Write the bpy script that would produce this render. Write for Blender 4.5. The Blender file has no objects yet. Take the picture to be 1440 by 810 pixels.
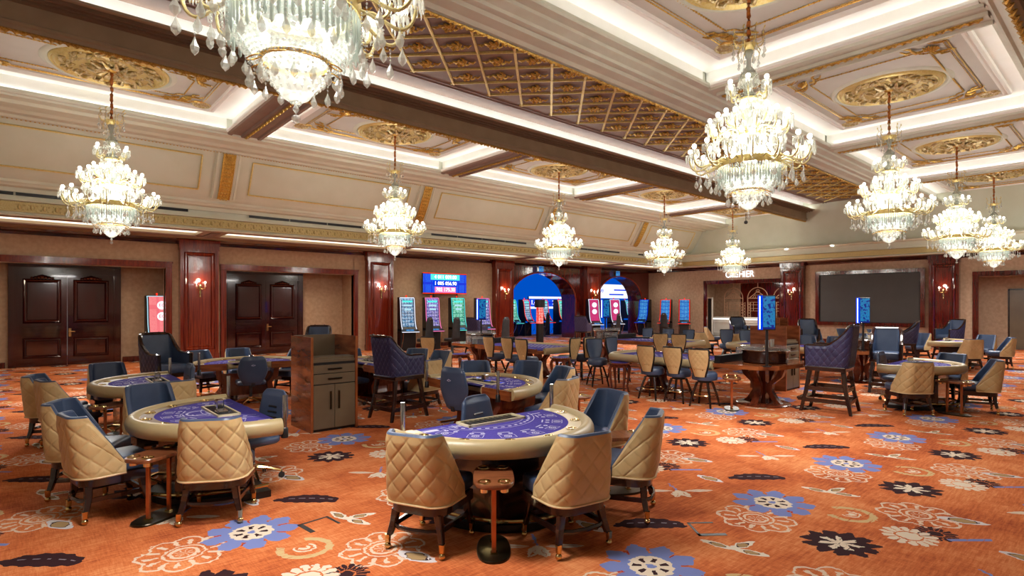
import bpy, math, random
from mathutils import Matrix, Vector
PI = math.pi
S = bpy.context.scene
COL = S.collection
random.seed(7)
# ------------------------------------------------------------------ camera
cam = bpy.data.cameras.new('camera')
cam.sensor_width = 36.0
cam.lens = 788.0 / 1440.0 * 36.0
cam.shift_y = 23.0 / 1440.0
cam.clip_end = 200
co = bpy.data.objects.new('camera', cam)
COL.objects.link(co)
co.location = (0, 0, 1.75)
co.rotation_euler = (PI / 2, 0, math.radians(-90 + 48.7))
S.camera = co
# ------------------------------------------------------------------ world, exposure
w = bpy.data.worlds.new('world'); S.world = w
w.use_nodes = True
w.node_tree.nodes['Background'].inputs[0].default_value = (0.9, 0.86, 0.8, 1)
w.node_tree.nodes['Background'].inputs[1].default_value = 0.15
S.view_settings.view_transform = 'Standard'
S.view_settings.look = 'None'
S.view_settings.gamma = 1.0
S.view_settings.exposure = 0.2
S.cycles.use_denoising = True
S.cycles.max_bounces = 8
S.cycles.diffuse_bounces = 4
S.cycles.glossy_bounces = 3
S.cycles.transmission_bounces = 4
S.cycles.transparent_max_bounces = 12
S.cycles.caustics_reflective = False
S.cycles.caustics_refractive = False
S.cycles.sample_clamp_indirect = 6.0
CHX = (1.3, 7.3, 13.4, 19.5, 25.1)      # chandelier stations along the hall
CHY = (3.53, 12.9)                      # the two rows
P_CHAND = 330.0      # watts of each chandelier's lamps
P_COVE = 5.0         # emission strength of the cove LED tape
P_STRIP = 8.0
def light(name, kind, loc, power, color=(1, .97, .93), size=.3, rot=(0, 0, 0), sy=None, spot=None):
    l = bpy.data.lights.new(name, kind); l.energy = power; l.color = color
    if kind == 'AREA':
        l.size = size
        if sy: l.shape = 'RECTANGLE'; l.size_y = sy
    elif kind == 'SPOT':
        l.spot_size = spot; l.spot_blend = .8; l.shadow_soft_size = size
    else: l.shadow_soft_size = size
    o = bpy.data.objects.new(name, l); COL.objects.link(o); o.location = loc; o.rotation_euler = rot
    return o
for cx in CHX:
    for cy in CHY:
        light('chandelier_light', 'POINT', (cx, cy, 3.95), P_CHAND * .48, size=.45)
        light('chandelier_bowl_light', 'POINT', (cx, cy, 3.42), 3.5, (1, .98, .95), size=.12)
        light('chandelier_light', 'AREA', (cx, cy, 2.86), P_CHAND * .26, size=.7)
# added spots without fixtures below the perimeter soffits, brightening hall and walls
for x in (2, 5.5, 8.5, 11.8, 14.8, 18, 21, 24.5, 27):
    light('soffit_fill_spot', 'SPOT', (x, 18.4, 3.72), 75, (1, .88, .72), .06, spot=2.3)
for y in (2.5, 5.5, 8, 10.5, 13.5, 16):
    light('soffit_fill_spot', 'SPOT', (27.0, y, 3.72), 45, (1, .88, .72), .06, rot=(0, .25, 0), spot=2.2)
for y in (9.4, 11.4, 13.6):
    light('wall_washer', 'SPOT', (27.4, y, 4.2), 30, (1, .97, .9), .05, rot=(0, math.radians(168), 0), spot=.9)
light('cashier_light', 'AREA', (29.4, 14, 3.0), 60, (1, .9, .78), 1.2)
light('slot_room_light', 'AREA', (19.6, 23.2, 3.4), 60, (.35, .5, 1), 2.5)
light('slot_room_light', 'AREA', (25.6, 23.2, 3.4), 60, (.35, .5, 1), 2.5)
for x in (1.0, 7.2):
    light('lobby_downlight', 'SPOT', (x, 19.9, 2.8), 26, (1, .84, .66), .06, spot=2.4)
light('alcove_light', 'SPOT', (28.5, 2.6, 2.9), 60, (1, .88, .72), .06, spot=2.4)
# ------------------------------------------------------------------ node helpers
def lin(c):
    return tuple(((v / 255.0) / 12.92 if v / 255.0 <= .04045 else ((v / 255.0 + .055) / 1.055) ** 2.4) for v in c)
class E:
    """small expression compiler: python arithmetic -> Math nodes"""
    nt = None
    def __init__(s, v): s.v = v
    @staticmethod
    def m(op, *a):
        n = E.nt.nodes.new('ShaderNodeMath'); n.operation = op
        for i, x in enumerate(a):
            x = x.v if isinstance(x, E) else x
            if isinstance(x, (int, float)): n.inputs[i].default_value = x
            else: E.nt.links.new(x, n.inputs[i])
        return E(n.outputs[0])
    def __add__(s, o): return E.m('ADD', s, o)
    def __radd__(s, o): return E.m('ADD', o, s)
    def __sub__(s, o): return E.m('SUBTRACT', s, o)
    def __rsub__(s, o): return E.m('SUBTRACT', o, s)
    def __mul__(s, o): return E.m('MULTIPLY', s, o)
    def __rmul__(s, o): return E.m('MULTIPLY', o, s)
    def __truediv__(s, o): return E.m('DIVIDE', s, o)
    def __lt__(s, o): return E.m('LESS_THAN', s, o)
    def __gt__(s, o): return E.m('GREATER_THAN', s, o)
    def abs(s): return E.m('ABSOLUTE', s)
    def sin(s): return E.m('SINE', s)
def new_mat(name):
    m = bpy.data.materials.new(name); m.use_nodes = True
    nt = m.node_tree; b = nt.nodes['Principled BSDF']
    return m, nt, b
def setp(b, col=None, rough=None, metal=None, spec=None, coat=None, em=None, ems=None):
    if col is not None: b.inputs['Base Color'].default_value = (*col, 1)
    if rough is not None: b.inputs['Roughness'].default_value = rough
    if metal is not None: b.inputs['Metallic'].default_value = metal
    if spec is not None: b.inputs['Specular IOR Level'].default_value = spec
    if coat is not None:
        b.inputs['Coat Weight'].default_value = coat; b.inputs['Coat Roughness'].default_value = .04
    if em is not None:
        b.inputs['Emission Color'].default_value = (*em, 1); b.inputs['Emission Strength'].default_value = ems
def noise_mat(name, c1, c2, scale=8, rough=.5, metal=0, spec=.5, bump=0., bscale=None, stretch=None, detail=3, coat=None, obj=True):
    """two sRGB colours mixed by noise, optional fine relief"""
    m, nt, b = new_mat(name)
    tc = nt.nodes.new('ShaderNodeTexCoord'); mp = nt.nodes.new('ShaderNodeMapping')
    nt.links.new(tc.outputs['Object'], mp.inputs[0])
    if stretch: mp.inputs['Scale'].default_value = stretch
    n = nt.nodes.new('ShaderNodeTexNoise'); n.inputs['Scale'].default_value = scale; n.inputs['Detail'].default_value = detail
    nt.links.new(mp.outputs[0], n.inputs['Vector'])
    r = nt.nodes.new('ShaderNodeValToRGB')
    r.color_ramp.elements[0].position = .35; r.color_ramp.elements[1].position = .65
    r.color_ramp.elements[0].color = (*lin(c1), 1); r.color_ramp.elements[1].color = (*lin(c2), 1)
    nt.links.new(n.outputs[0], r.inputs[0]); nt.links.new(r.outputs[0], b.inputs['Base Color'])
    setp(b, rough=rough, metal=metal, spec=spec, coat=coat)
    if bump:
        n2 = nt.nodes.new('ShaderNodeTexNoise'); n2.inputs['Scale'].default_value = bscale or scale * 4
        nt.links.new(mp.outputs[0], n2.inputs['Vector'])
        bp = nt.nodes.new('ShaderNodeBump'); bp.inputs['Strength'].default_value = bump; bp.inputs['Distance'].default_value = .01
        nt.links.new(n2.outputs[0], bp.inputs['Height']); nt.links.new(bp.outputs[0], b.inputs['Normal'])
    return m
def emit_mat(name, c, strength, sample=True):
    m, nt, b = new_mat(name)
    setp(b, col=(0, 0, 0), em=lin(c), ems=strength, spec=0)
    if not sample:
        m.cycles.emission_sampling = 'NONE'
    return m
M = {}
M['cream'] = noise_mat('cream_plaster', (212, 213, 196), (205, 206, 188), 3, .55)
M['ceilwhite'] = noise_mat('ceiling_panel_paint', (208, 206, 196), (202, 200, 190), 2, .6)
M['covewhite'] = noise_mat('cove_paint', (246, 244, 238), (242, 240, 232), 2, .6)
M['vault'] = noise_mat('vault_paint', (214, 214, 194), (208, 208, 186), 1.5, .6)
M['taupe'] = noise_mat('taupe_paint', (170, 150, 122), (162, 142, 114), 3, .5)
M['step'] = noise_mat('brown_moulding_paint', (132, 106, 82), (124, 98, 76), 3, .5)
M['mauve'] = noise_mat('mauve_ceiling_paint', (138, 114, 100), (130, 106, 92), 3, .55)
M['gold'] = noise_mat('gilding', (226, 190, 98), (184, 140, 56), 40, .36, metal=.6, bump=.3, bscale=90)
M['goldpale'] = noise_mat('pale_gilding', (222, 200, 120), (232, 214, 150), 30, .4, metal=.5, bump=.3, bscale=120)
M['armgold'] = noise_mat('pale_glass_gold_arm', (226, 208, 142), (236, 226, 178), 30, .22, metal=.35)
M['stitch'] = noise_mat('pale_stitching', (104, 108, 150), (92, 96, 138), 8, .6)
M['relief'] = noise_mat('gilded_relief', (232, 220, 180), (186, 156, 76), 22, .38, metal=.45, bump=.8, bscale=46)
M['frieze'] = noise_mat('gilded_frieze', (206, 192, 140), (182, 160, 96), 60, .45, metal=.25, bump=.9, bscale=50)
M['wallpaper'] = noise_mat('wallpaper', (190, 160, 130), (176, 146, 116), 9, .75, bump=.15, bscale=60)
M['wallfar'] = noise_mat('wallpaper_far', (186, 158, 132), (170, 142, 116), 9, .75, bump=.15, bscale=60)
M['darkwood'] = noise_mat('polished_mahogany', (96, 22, 12), (64, 12, 8), 3, .12, spec=.6, stretch=(6, 6, .5), coat=.6)
M['doorwood'] = noise_mat('polished_door_mahogany', (62, 14, 12), (42, 8, 8), 3, .12, spec=.6, stretch=(6, 6, .5), coat=.6)
M['redwood'] = noise_mat('polished_red_mahogany', (134, 44, 20), (96, 24, 12), 3, .14, spec=.6, stretch=(8, 8, .4), coat=.6)
M['black'] = noise_mat('black_finish', (14, 12, 14), (20, 18, 20), 5, .4)
M['darkwood2'] = noise_mat('espresso_wood', (48, 22, 16), (30, 12, 10), 5, .22, stretch=(4, 4, .6), coat=.5)
M['walnut'] = noise_mat('walnut_veneer', (142, 84, 50), (104, 56, 34), 5, .3, stretch=(1, 10, 1), coat=.3)
M['apron'] = noise_mat('walnut_apron', (150, 84, 42), (116, 58, 30), 4, .25, stretch=(1, 1, 6), coat=.4)
M['cherry'] = noise_mat('cherry_wood', (122, 58, 34), (88, 36, 20), 3, .22, stretch=(5, 5, .5), coat=.5)
M['taupelam'] = noise_mat('taupe_laminate', (112, 96, 74), (104, 88, 68), 3, .35)
M['tan'] = noise_mat('tan_leather', (208, 180, 130), (196, 166, 116), 4, .42, bump=.08, bscale=160)
M['tandark'] = noise_mat('tan_leather_piping', (222, 196, 150), (210, 182, 136), 4, .4)
M['rim'] = noise_mat('beige_vinyl', (182, 162, 120), (174, 154, 112), 4, .38, bump=.05, bscale=200)
M['navy'] = noise_mat('navy_leather', (64, 80, 108), (56, 72, 100), 5, .38, bump=.08, bscale=160)
M['navyq'] = noise_mat('navy_quilted_leather', (50, 48, 84), (42, 40, 74), 5, .42, bump=.08, bscale=160)
M['felt'] = noise_mat('purple_felt', (80, 70, 156), (72, 62, 146), 60, .9, spec=.1)
M['white'] = noise_mat('white_print', (196, 192, 226), (206, 204, 234), 30, .8)
M['race'] = noise_mat('beige_race', (214, 196, 156), (204, 184, 144), 4, .35)
M['racewood'] = noise_mat('brown_race', (122, 92, 54), (108, 80, 46), 4, .45)
M['brass'] = noise_mat('polished_brass', (224, 198, 142), (208, 180, 118), 8, .16, metal=1)
M['copper'] = noise_mat('copper_post', (190, 118, 72), (176, 102, 60), 8, .28, metal=.7)
M['bronze'] = noise_mat('dark_bronze', (60, 50, 32), (44, 36, 24), 3, .28, metal=.7)
M['chrome'] = noise_mat('chrome', (200, 200, 204), (186, 186, 190), 6, .12, metal=1)
M['trayrim'] = noise_mat('ivory_tray', (226, 214, 176), (216, 202, 160), 6, .3)
M['carbon'] = noise_mat('charcoal_plastic', (44, 44, 46), (36, 36, 38), 6, .45)
M['slotseat'] = noise_mat('black_slot_chair', (40, 42, 44), (30, 32, 34), 8, .5, bump=.1)
M['screenoff'] = noise_mat('dark_screen', (66, 65, 64), (62, 61, 60), 2, .45)
M['stone'] = noise_mat('white_counter', (236, 232, 224), (226, 222, 212), 2, .3)
M['fret'] = noise_mat('beige_fretwork', (206, 160, 130), (196, 150, 120), 5, .5)
M['chain'] = noise_mat('gilt_chain_sleeve', (196, 120, 52), (160, 88, 34), 40, .4, metal=.5)
M['panelglow'] = emit_mat('soffit_light_panel', (255, 238, 214), 1.6)
M['tape'] = emit_mat('led_tape', (252, 250, 248), 8)
M['tape_band'] = emit_mat('band_led_tape', (252, 252, 250), 17)
M['bulb'] = emit_mat('lamp_bulb', (255, 244, 222), 9, sample=False)
M['bowlglow'] = emit_mat('bowl_lamp', (255, 255, 250), 2.6, sample=False)
M['sign'] = emit_mat('sign_light', (250, 250, 255), 2.2, sample=False)
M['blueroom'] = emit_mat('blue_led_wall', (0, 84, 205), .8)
M['bluestrip'] = emit_mat('blue_led_tube', (190, 225, 255), 3.0, sample=False)
M['bluebox'] = emit_mat('blue_led_box', (0, 60, 235), .9, sample=False)
M['redglow'] = emit_mat('red_led', (255, 50, 30), 1.2, sample=False)
M['pinkglow'] = emit_mat('pink_led', (255, 130, 190), 1.0, sample=False)
M['tealglow'] = emit_mat('teal_led', (90, 235, 225), 1.0, sample=False)
M['cyanglow'] = emit_mat('pale_cyan_led', (180, 225, 240), .9, sample=False)
M['whiteglow'] = emit_mat('white_led', (235, 240, 255), 1.2, sample=False)
M['counterglow'] = emit_mat('counter_led', (255, 255, 250), 1.3)
# crystal: mostly clear, sharply reflecting facets
def crystal(name, trans, col, rough=.04, tl=.3):
    m, nt, b = new_mat(name)
    setp(b, col=lin(col), rough=rough, spec=1.0)
    b.inputs['IOR'].default_value = 1.9
    tr = nt.nodes.new('ShaderNodeBsdfTransparent'); tr.inputs[0].default_value = (.97, .98, .97, 1)
    tl_ = nt.nodes.new('ShaderNodeBsdfTranslucent'); tl_.inputs[0].default_value = (*lin(col), 1)
    m1 = nt.nodes.new('ShaderNodeMixShader'); m1.inputs[0].default_value = tl
    m2 = nt.nodes.new('ShaderNodeMixShader'); m2.inputs[0].default_value = trans
    out = nt.nodes['Material Output']
    nt.links.new(b.outputs[0], m1.inputs[1]); nt.links.new(tl_.outputs[0], m1.inputs[2])
    nt.links.new(m1.outputs[0], m2.inputs[1]); nt.links.new(tr.outputs[0], m2.inputs[2])
    nt.links.new(m2.outputs[0], out.inputs[0])
    return m
M['crystal'] = crystal('cut_crystal', .52, (232, 234, 228), tl=.3)
M['bowl'] = crystal('beaded_crystal', .35, (186, 196, 190), tl=.35)
M['glass'] = crystal('clear_acrylic', .82, (235, 240, 240), tl=.2)
def screen_mat(name, ca, cb, cc, strength=1.1, sx=9, sz=16, seed=0.):
    """lit slot-machine screen: rows of bright symbol cells over a coloured ground, bands of different pictures"""
    m, nt, b = new_mat(name); E.nt = nt
    tc = nt.nodes.new('ShaderNodeTexCoord'); sp = nt.nodes.new('ShaderNodeSeparateXYZ'); nt.links.new(tc.outputs['Object'], sp.inputs[0])
    x, z = E(sp.outputs[0]), E(sp.outputs[2])
    cell = ((x * (sx * PI) + seed).sin().abs() > .22) * ((z * (sz * .6 * PI) + seed).sin().abs() > .25)
    v = nt.nodes.new('ShaderNodeTexNoise'); v.inputs['Scale'].default_value = 17; nt.links.new(tc.outputs['Object'], v.inputs['Vector'])
    k = (E(v.outputs[0]) - .5) * 4.
    band = (z * 3.1 + seed).sin() * .5 + .5
    def rgb(c):
        n = nt.nodes.new('ShaderNodeRGB'); n.outputs[0].default_value = (*lin(c), 1); return n.outputs[0]
    def mix(f, a, c):
        mx = nt.nodes.new('ShaderNodeMix'); mx.data_type = 'RGBA'; nt.links.new(f.v, mx.inputs[0]); nt.links.new(a, mx.inputs[6]); nt.links.new(c, mx.inputs[7]); return mx.outputs[2]
    g = mix(band, rgb(ca), rgb(cb)); fg = mix(E.m('MINIMUM', E.m('MAXIMUM', k + .5, 0.), 1.), rgb(cc), rgb(cb))
    out = mix(cell * E.m('MINIMUM', E.m('MAXIMUM', k + .85, 0.), 1.), g, fg)
    nt.links.new(out, b.inputs['Emission Color']); b.inputs['Emission Strength'].default_value = strength
    setp(b, col=(0, 0, 0), spec=.2); m.cycles.emission_sampling = 'NONE'
    return m
M['scr1'] = screen_mat('slot_screen_blue', (6, 24, 66), (24, 104, 150), (225, 240, 255), sx=9, sz=14, seed=.3)
M['scr2'] = screen_mat('slot_screen_violet', (14, 14, 66), (70, 60, 160), (225, 215, 255), sx=9, sz=14, seed=1.3)
M['scr3'] = screen_mat('slot_screen_green', (4, 80, 96), (10, 140, 96), (190, 250, 235), sx=7, sz=10, seed=2.3)
M['scr4'] = screen_mat('slot_screen_deep_blue', (6, 24, 90), (20, 90, 190), (110, 205, 235), .9, sx=6, sz=8, seed=3.3)
M['scrdisp'] = screen_mat('display_screen', (2, 8, 60), (4, 24, 120), (40, 170, 225), .9, sx=1.2, sz=2.2, seed=.7)
M['scr5'] = screen_mat('slot_screen_pink', (215, 60, 130), (206, 44, 110), (216, 60, 125), .8, sx=3, sz=3, seed=.1)
M['scr6'] = screen_mat('slot_screen_red', (240, 110, 120), (245, 125, 130), (250, 150, 150), .9, sx=2, sz=2)
M['tvblue'] = screen_mat('tv_screen_blue', (8, 20, 200), (16, 60, 220), (40, 120, 235), 1.0, sx=3, sz=3)
M['redticket'] = screen_mat('red_lit_column', (190, 10, 10), (255, 60, 40), (255, 220, 210), 1.2, sx=14, sz=14)
# ------------------------------------------------------------------ carpet
def carpet():
    m, nt, b = new_mat('floral_carpet'); E.nt = nt
    tc = nt.nodes.new('ShaderNodeTexCoord'); sp = nt.nodes.new('ShaderNodeSeparateXYZ')
    nt.links.new(tc.outputs['Object'], sp.inputs[0])
    wn = nt.nodes.new('ShaderNodeTexNoise'); wn.inputs['Scale'].default_value = 26; wn.inputs['Detail'].default_value = 2
    nt.links.new(tc.outputs['Object'], wn.inputs['Vector'])
    wob = (E(wn.outputs[0]) - .5) * .05
    X = E(sp.outputs[0]) + wob; Y = E(sp.outputs[1]) - wob
    PX_, PY_ = 1.83, 2.36
    ca, sa = .7513, -.66       # motif axis runs across the hall's diagonal
    def local(cx, cy, ang=0.):
        dx = E.m('SUBTRACT', E.m('FLOORED_MODULO', X - (cx - PX_ / 2), PX_), PX_ / 2)
        dy = E.m('SUBTRACT', E.m('FLOORED_MODULO', Y - (cy - PY_ / 2), PY_), PY_ / 2)
        c = ca * math.cos(ang) - sa * math.sin(ang); s = sa * math.cos(ang) + ca * math.sin(ang)
        return dx * c + dy * s, dy * c - dx * s
    def polar(u, v):
        return E.m('SQRT', u * u + v * v), E.m('ARCTAN2', v, u)
    def rgb(c):
        n = nt.nodes.new('ShaderNodeRGB'); n.outputs[0].default_value = (*lin(c), 1); return n.outputs[0]
    # ground
    mp = nt.nodes.new('ShaderNodeMapping'); nt.links.new(tc.outputs['Object'], mp.inputs[0])
    mp.inputs['Rotation'].default_value = (0, 0, .3); mp.inputs['Scale'].default_value = (1, 9, 1)
    n1 = nt.nodes.new('ShaderNodeTexNoise'); n1.inputs['Scale'].default_value = 5; n1.inputs['Detail'].default_value = 7; n1.inputs['Roughness'].default_value = .75
    nt.links.new(mp.outputs[0], n1.inputs['Vector'])
    n2 = nt.nodes.new('ShaderNodeTexNoise'); n2.inputs['Scale'].default_value = 1.3; n2.inputs['Detail'].default_value = 5; n2.inputs['Roughness'].default_value = .65
    nt.links.new(tc.outputs['Object'], n2.inputs['Vector'])
    mq = nt.nodes.new('ShaderNodeMapping'); nt.links.new(tc.outputs['Object'], mq.inputs[0])
    mq.inputs['Rotation'].default_value = (0, 0, .3); mq.inputs['Scale'].default_value = (11, 1, 1)
    n4 = nt.nodes.new('ShaderNodeTexNoise'); n4.inputs['Scale'].default_value = 7; n4.inputs['Detail'].default_value = 6; n4.inputs['Roughness'].default_value = .8
    nt.links.new(mq.outputs[0], n4.inputs['Vector'])
    f = E(n1.outputs[0]) * .34 + E(n2.outputs[0]) * .40 + E(n4.outputs[0]) * .26
    rp = nt.nodes.new('ShaderNodeValToRGB'); el = rp.color_ramp.elements
    el[0].position = .40; el[0].color = (*lin((158, 74, 42)), 1); el[1].position = .60; el[1].color = (*lin((230, 152, 98)), 1)
    q = el.new(.5); q.color = (*lin((206, 112, 64)), 1)
    nt.links.new(f.v, rp.inputs[0])
    cur = rp.outputs[0]
    def lay(mask, c):
        nonlocal cur
        mx = nt.nodes.new('ShaderNodeMix'); mx.data_type = 'RGBA'
        nt.links.new(mask.v, mx.inputs[0]); nt.links.new(cur, mx.inputs[6]); nt.links.new(rgb(c), mx.inputs[7])
        cur = mx.outputs[2]
    fx, fy = 3.17, 2.20
    grain = E(n1.outputs[0])
    WH, BL, DK, BE = (226, 208, 186), (122, 134, 190), (58, 36, 40), (170, 138, 96)
    # lace rosettes
    for (ox, oy, R) in ((-.47, -.07, .30), (.62, -.93, .30)):
        u, v = local(fx + ox, fy + oy); r, t = polar(u, v)
        lobe = (t * 4).sin().abs()
        k = ((r - (lobe * .055 + (R - .06))).abs() < .011) + ((r - .085).abs() < .012) + ((r - .13).abs() < .008)
        k = k + ((t * 14).sin() > .55) * ((r - .20).abs() < .045) + ((t * 8).sin() > .7) * (r < .06)
        k = E.m('MINIMUM', k, .85)
        lay(k, WH)
    # dark flower with a pale leaf heart
    u, v = local(fx - .48, fy - .70); r, t = polar(u, v * 1.15)
    lay(r < ((t * 5.5).sin().abs() * .07 + (t * 17).sin() * .012 + .2), DK)
    lay((r < ((t * 3.5 + .6).sin().abs() * .13 + (t * 21).sin() * .01 + .02)) * (grain > .4), WH)
    # white lace flower with dark berries
    u, v = local(fx + .25, fy - 1.12); r, t = polar(u, v)
    lay((r < ((t * 7).sin().abs() * .03 + .12)) * ((t * 9).sin().abs() > .25) * (r > .06) + (r < .05), DK)
    u, v = local(fx + .05, fy - 1.0); r, t = polar(u, v)
    lay((r < ((t * 7).sin().abs() * .04 + .15)) * (((t * 7).sin().abs() > .3) + (r < .1)) * ((r - .085).abs() > .008), WH)
    u, v = local(fx + .3, fy - 1.32)
    lay((v.abs() < .02) * (u.abs() < .16) * (grain > .42), BL)
    # blue flower
    u, v = local(fx, fy); r, t = polar(u, v)
    lay(((r - .21).abs() < .05) * ((t * 22).sin() > .1) * (grain > .45), (176, 60, 40))
    lay((r < ((t * 4.5).sin().abs() * .09 + (t * 19).sin() * .01 + .25)) * (((t * 4.5).sin().abs() > .22) + (r < .2)) * (grain > .34), BL)
    lay(r < ((t * 6).sin().abs() * .012 + .145), WH)
    lay(((r - .09).abs() < .03) * ((t * 7).sin() > .25), DK)
    lay(r < .03, BL)
    # feather leaf
    u, v = local(fx + .62, fy + .44); vv = v + u * u * .55
    e = (u / .29) * (u / .29) + (vv / .105) * (vv / .105)
    lay((e < ((u * 60).sin() * .12 + .95)), DK)
    lay(((vv - .01).abs() < .006) * (u.abs() < .22) * ((u * 70).sin() > -.2), (150, 140, 150))
    # almonds
    for (ox, oy, a, L) in ((.21, .72, -.9, .15), (.73, -1.2, -.5, .17)):
        u, v = local(fx + ox, fy + oy, a)
        e = u.abs() / L + (v / (L * .42)) * (v / (L * .42))
        lay(e < 1.0, (214, 206, 206)); lay(e < .62, DK); lay(e < .52, BE)
    # three-leaf sprig
    for (a, ddx) in ((2.4, .10), (.5, .12), (-.5, .13)):
        u, v = local(fx + .66, fy - .22, a); u = u - ddx
        e = u.abs() / .13 + (v / .045) * (v / .045)
        lay(e < 1.0, (226, 214, 196)); lay(e < .48, DK); lay(e < .38, BE)
    # white lotus leaves
    for (a, ddx, ww, L) in ((.05, .2, .035, .14), (3.1, .2, .035, .14), (-1.2, .08, .05, .1), (-1.95, .08, .05, .1)):
        u, v = local(fx - .36, fy + .72, a); u = u - ddx
        e = u.abs() / L + (v / ww) * (v / ww)
        lay((e < 1.0) * ((v - .004).abs() > .003), WH)
    u, v = local(fx - .36, fy + .72, 1.7)
    lay((v.abs() < .009) * ((u - .12).abs() < .1), BL)
    # beige paisley curl
    u, v = local(fx + .2, fy - .55); r, t = polar(u, v * 1.1)
    lay(((r - .17).abs() < .028) * (t < 1.9) * (grain > .42), (206, 176, 128))
    lay((r < .08) * ((r - .05).abs() > .01) * (t < 1.5), WH)
    nt.links.new(cur, b.inputs['Base Color'])
    n3 = nt.nodes.new('ShaderNodeTexNoise'); n3.inputs['Scale'].default_value = 260
    nt.links.new(tc.outputs['Object'], n3.inputs['Vector'])
    bp = nt.nodes.new('ShaderNodeBump'); bp.inputs['Strength'].default_value = .35; bp.inputs['Distance'].default_value = .004
    nt.links.new(n3.outputs[0], bp.inputs['Height']); nt.links.new(bp.outputs[0], b.inputs['Normal'])
    setp(b, rough=.95, spec=.08)
    return m
M['carpet'] = carpet()
# ------------------------------------------------------------------ mesh helpers
class MB:
    """collects geometry for ONE mesh object"""
    def __init__(s): s.v = []; s.f = []
    def add(s, vs, fs, mat=None):
        n = len(s.v)
        s.v += [tuple(mat @ Vector(p)) for p in vs] if mat is not None else [tuple(p) for p in vs]
        s.f += [tuple(i + n for i in f) for f in fs]; return s
    def box(s, x0, y0, z0, x1, y1, z1, mat=None):
        v = [(x0, y0, z0), (x1, y0, z0), (x1, y1, z0), (x0, y1, z0), (x0, y0, z1), (x1, y0, z1), (x1, y1, z1), (x0, y1, z1)]
        return s.add(v, [(0, 3, 2, 1), (4, 5, 6, 7), (0, 1, 5, 4), (1, 2, 6, 5), (2, 3, 7, 6), (3, 0, 4, 7)], mat)
    def cbox(s, x0, y0, z0, x1, y1, z1, c=.01, mat=None):
        """box with chamfered vertical and top edges"""
        o = lambda d: [(x0 + c + d, y0 + d), (x1 - c - d, y0 + d), (x1 - d, y0 + c + d), (x1 - d, y1 - c - d), (x1 - c - d, y1 - d), (x0 + c + d, y1 - d), (x0 + d, y1 - c - d), (x0 + d, y0 + c + d)]
        return s.rings([[(x, y, z0) for x, y in o(c * .5)], [(x, y, z0 + c) for x, y in o(0)], [(x, y, z1 - c) for x, y in o(0)], [(x, y, z1) for x, y in o(c * .7)]], mat=mat)
    def rings(s, rs, closed=True, caps=True, mat=None):
        n = len(rs[0]); vs = [p for r in rs for p in r]; fs = []
        for k in range(len(rs) - 1):
            for i in range(n if closed else n - 1):
                j = (i + 1) % n
                fs.append((k * n + i, k * n + j, (k + 1) * n + j, (k + 1) * n + i))
        if caps:
            fs.append(tuple(range(n - 1, -1, -1))); fs.append(tuple((len(rs) - 1) * n + i for i in range(n)))
        return s.add(vs, fs, mat)
    def prism(s, outline, z0, z1, mat=None):
        return s.rings([[(x, y, z0) for x, y in outline], [(x, y, z1) for x, y in outline]], mat=mat)
    def lathe(s, prof, seg=24, cx=0, cy=0, mat=None, caps=True):
        return s.rings([[(cx + r * math.cos(2 * PI * i / seg), cy + r * math.sin(2 * PI * i / seg), z) for i in range(seg)] for r, z in prof], caps=caps, mat=mat)
    def cyl(s, r, z0, z1, seg=16, cx=0, cy=0, r2=None, mat=None):
        return s.lathe([(r, z0), (r if r2 is None else r2, z1)], seg, cx, cy, mat)
    def sphere(s, r, c=(0, 0, 0), seg=10, rng=6, sz=1.0, mat=None):
        pr = [(max(r * math.sin(PI * k / rng), 1e-4), -r * sz * math.cos(PI * k / rng)) for k in range(rng + 1)]
        m2 = Matrix.Translation(c)
        return s.lathe(pr, seg, mat=(mat @ m2) if mat is not None else m2)
    def tube(s, pts, r, seg=8, closed=False, ry=None, mat=None, up=(0, 0, 1)):
        """sweep an (elliptical) section; r may be a list"""
        P = [Vector(p) for p in pts]; n = len(P); rs = []
        prev = None
        for i in range(n):
            if closed: t = P[(i + 1) % n] - P[i - 1]
            else: t = P[min(i + 1, n - 1)] - P[max(i - 1, 0)]
            t.normalize()
            u = Vector(up); a = t.cross(u)
            if a.length < .05: a = t.cross(Vector((0, 1, 0))) if prev is None else prev - t * prev.dot(t)
            a.normalize(); b_ = a.cross(t); b_.normalize(); prev = a
            ra = r[i] if isinstance(r, (list, tuple)) else r
            rb = (ry[i] if isinstance(ry, (list, tuple)) else ry) if ry is not None else ra
            rs.append([tuple(P[i] + a * (ra * math.cos(2 * PI * k / seg)) + b_ * (rb * math.sin(2 * PI * k / seg))) for k in range(seg)])
        if closed: rs.append(rs[0])
        return s.rings(rs, caps=not closed, mat=mat)
    def bar(s, p, q, w_, d, mat=None, up=(0, 0, 1)):
        """rectangular bar from p to q"""
        P, Q = Vector(p), Vector(q); t = (Q - P).normalized(); a = t.cross(Vector(up))
        if a.length < .05: a = t.cross(Vector((0, 1, 0)))
        a.normalize(); b_ = a.cross(t).normalized()
        r = lambda c, k=1.: [tuple(c + a * (w_ / 2 * i * k) + b_ * (d / 2 * j * k)) for i, j in ((-1, -1), (1, -1), (1, 1), (-1, 1))]
        return s.rings([r(P), r(Q)], mat=mat)
    def taper(s, pts, ws, mat=None):
        """square section leg through pts with widths ws (sections kept horizontal)"""
        rs = []
        for (x, y, z), w_ in zip(pts, ws):
            h = w_ / 2; c = h * .3
            rs.append([(x - h, y - h + c, z), (x - h + c, y - h, z), (x + h - c, y - h, z), (x + h, y - h + c, z), (x + h, y + h - c, z), (x + h - c, y + h, z), (x - h + c, y + h, z), (x - h, y + h - c, z)])
        return s.rings(rs, mat=mat)
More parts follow.
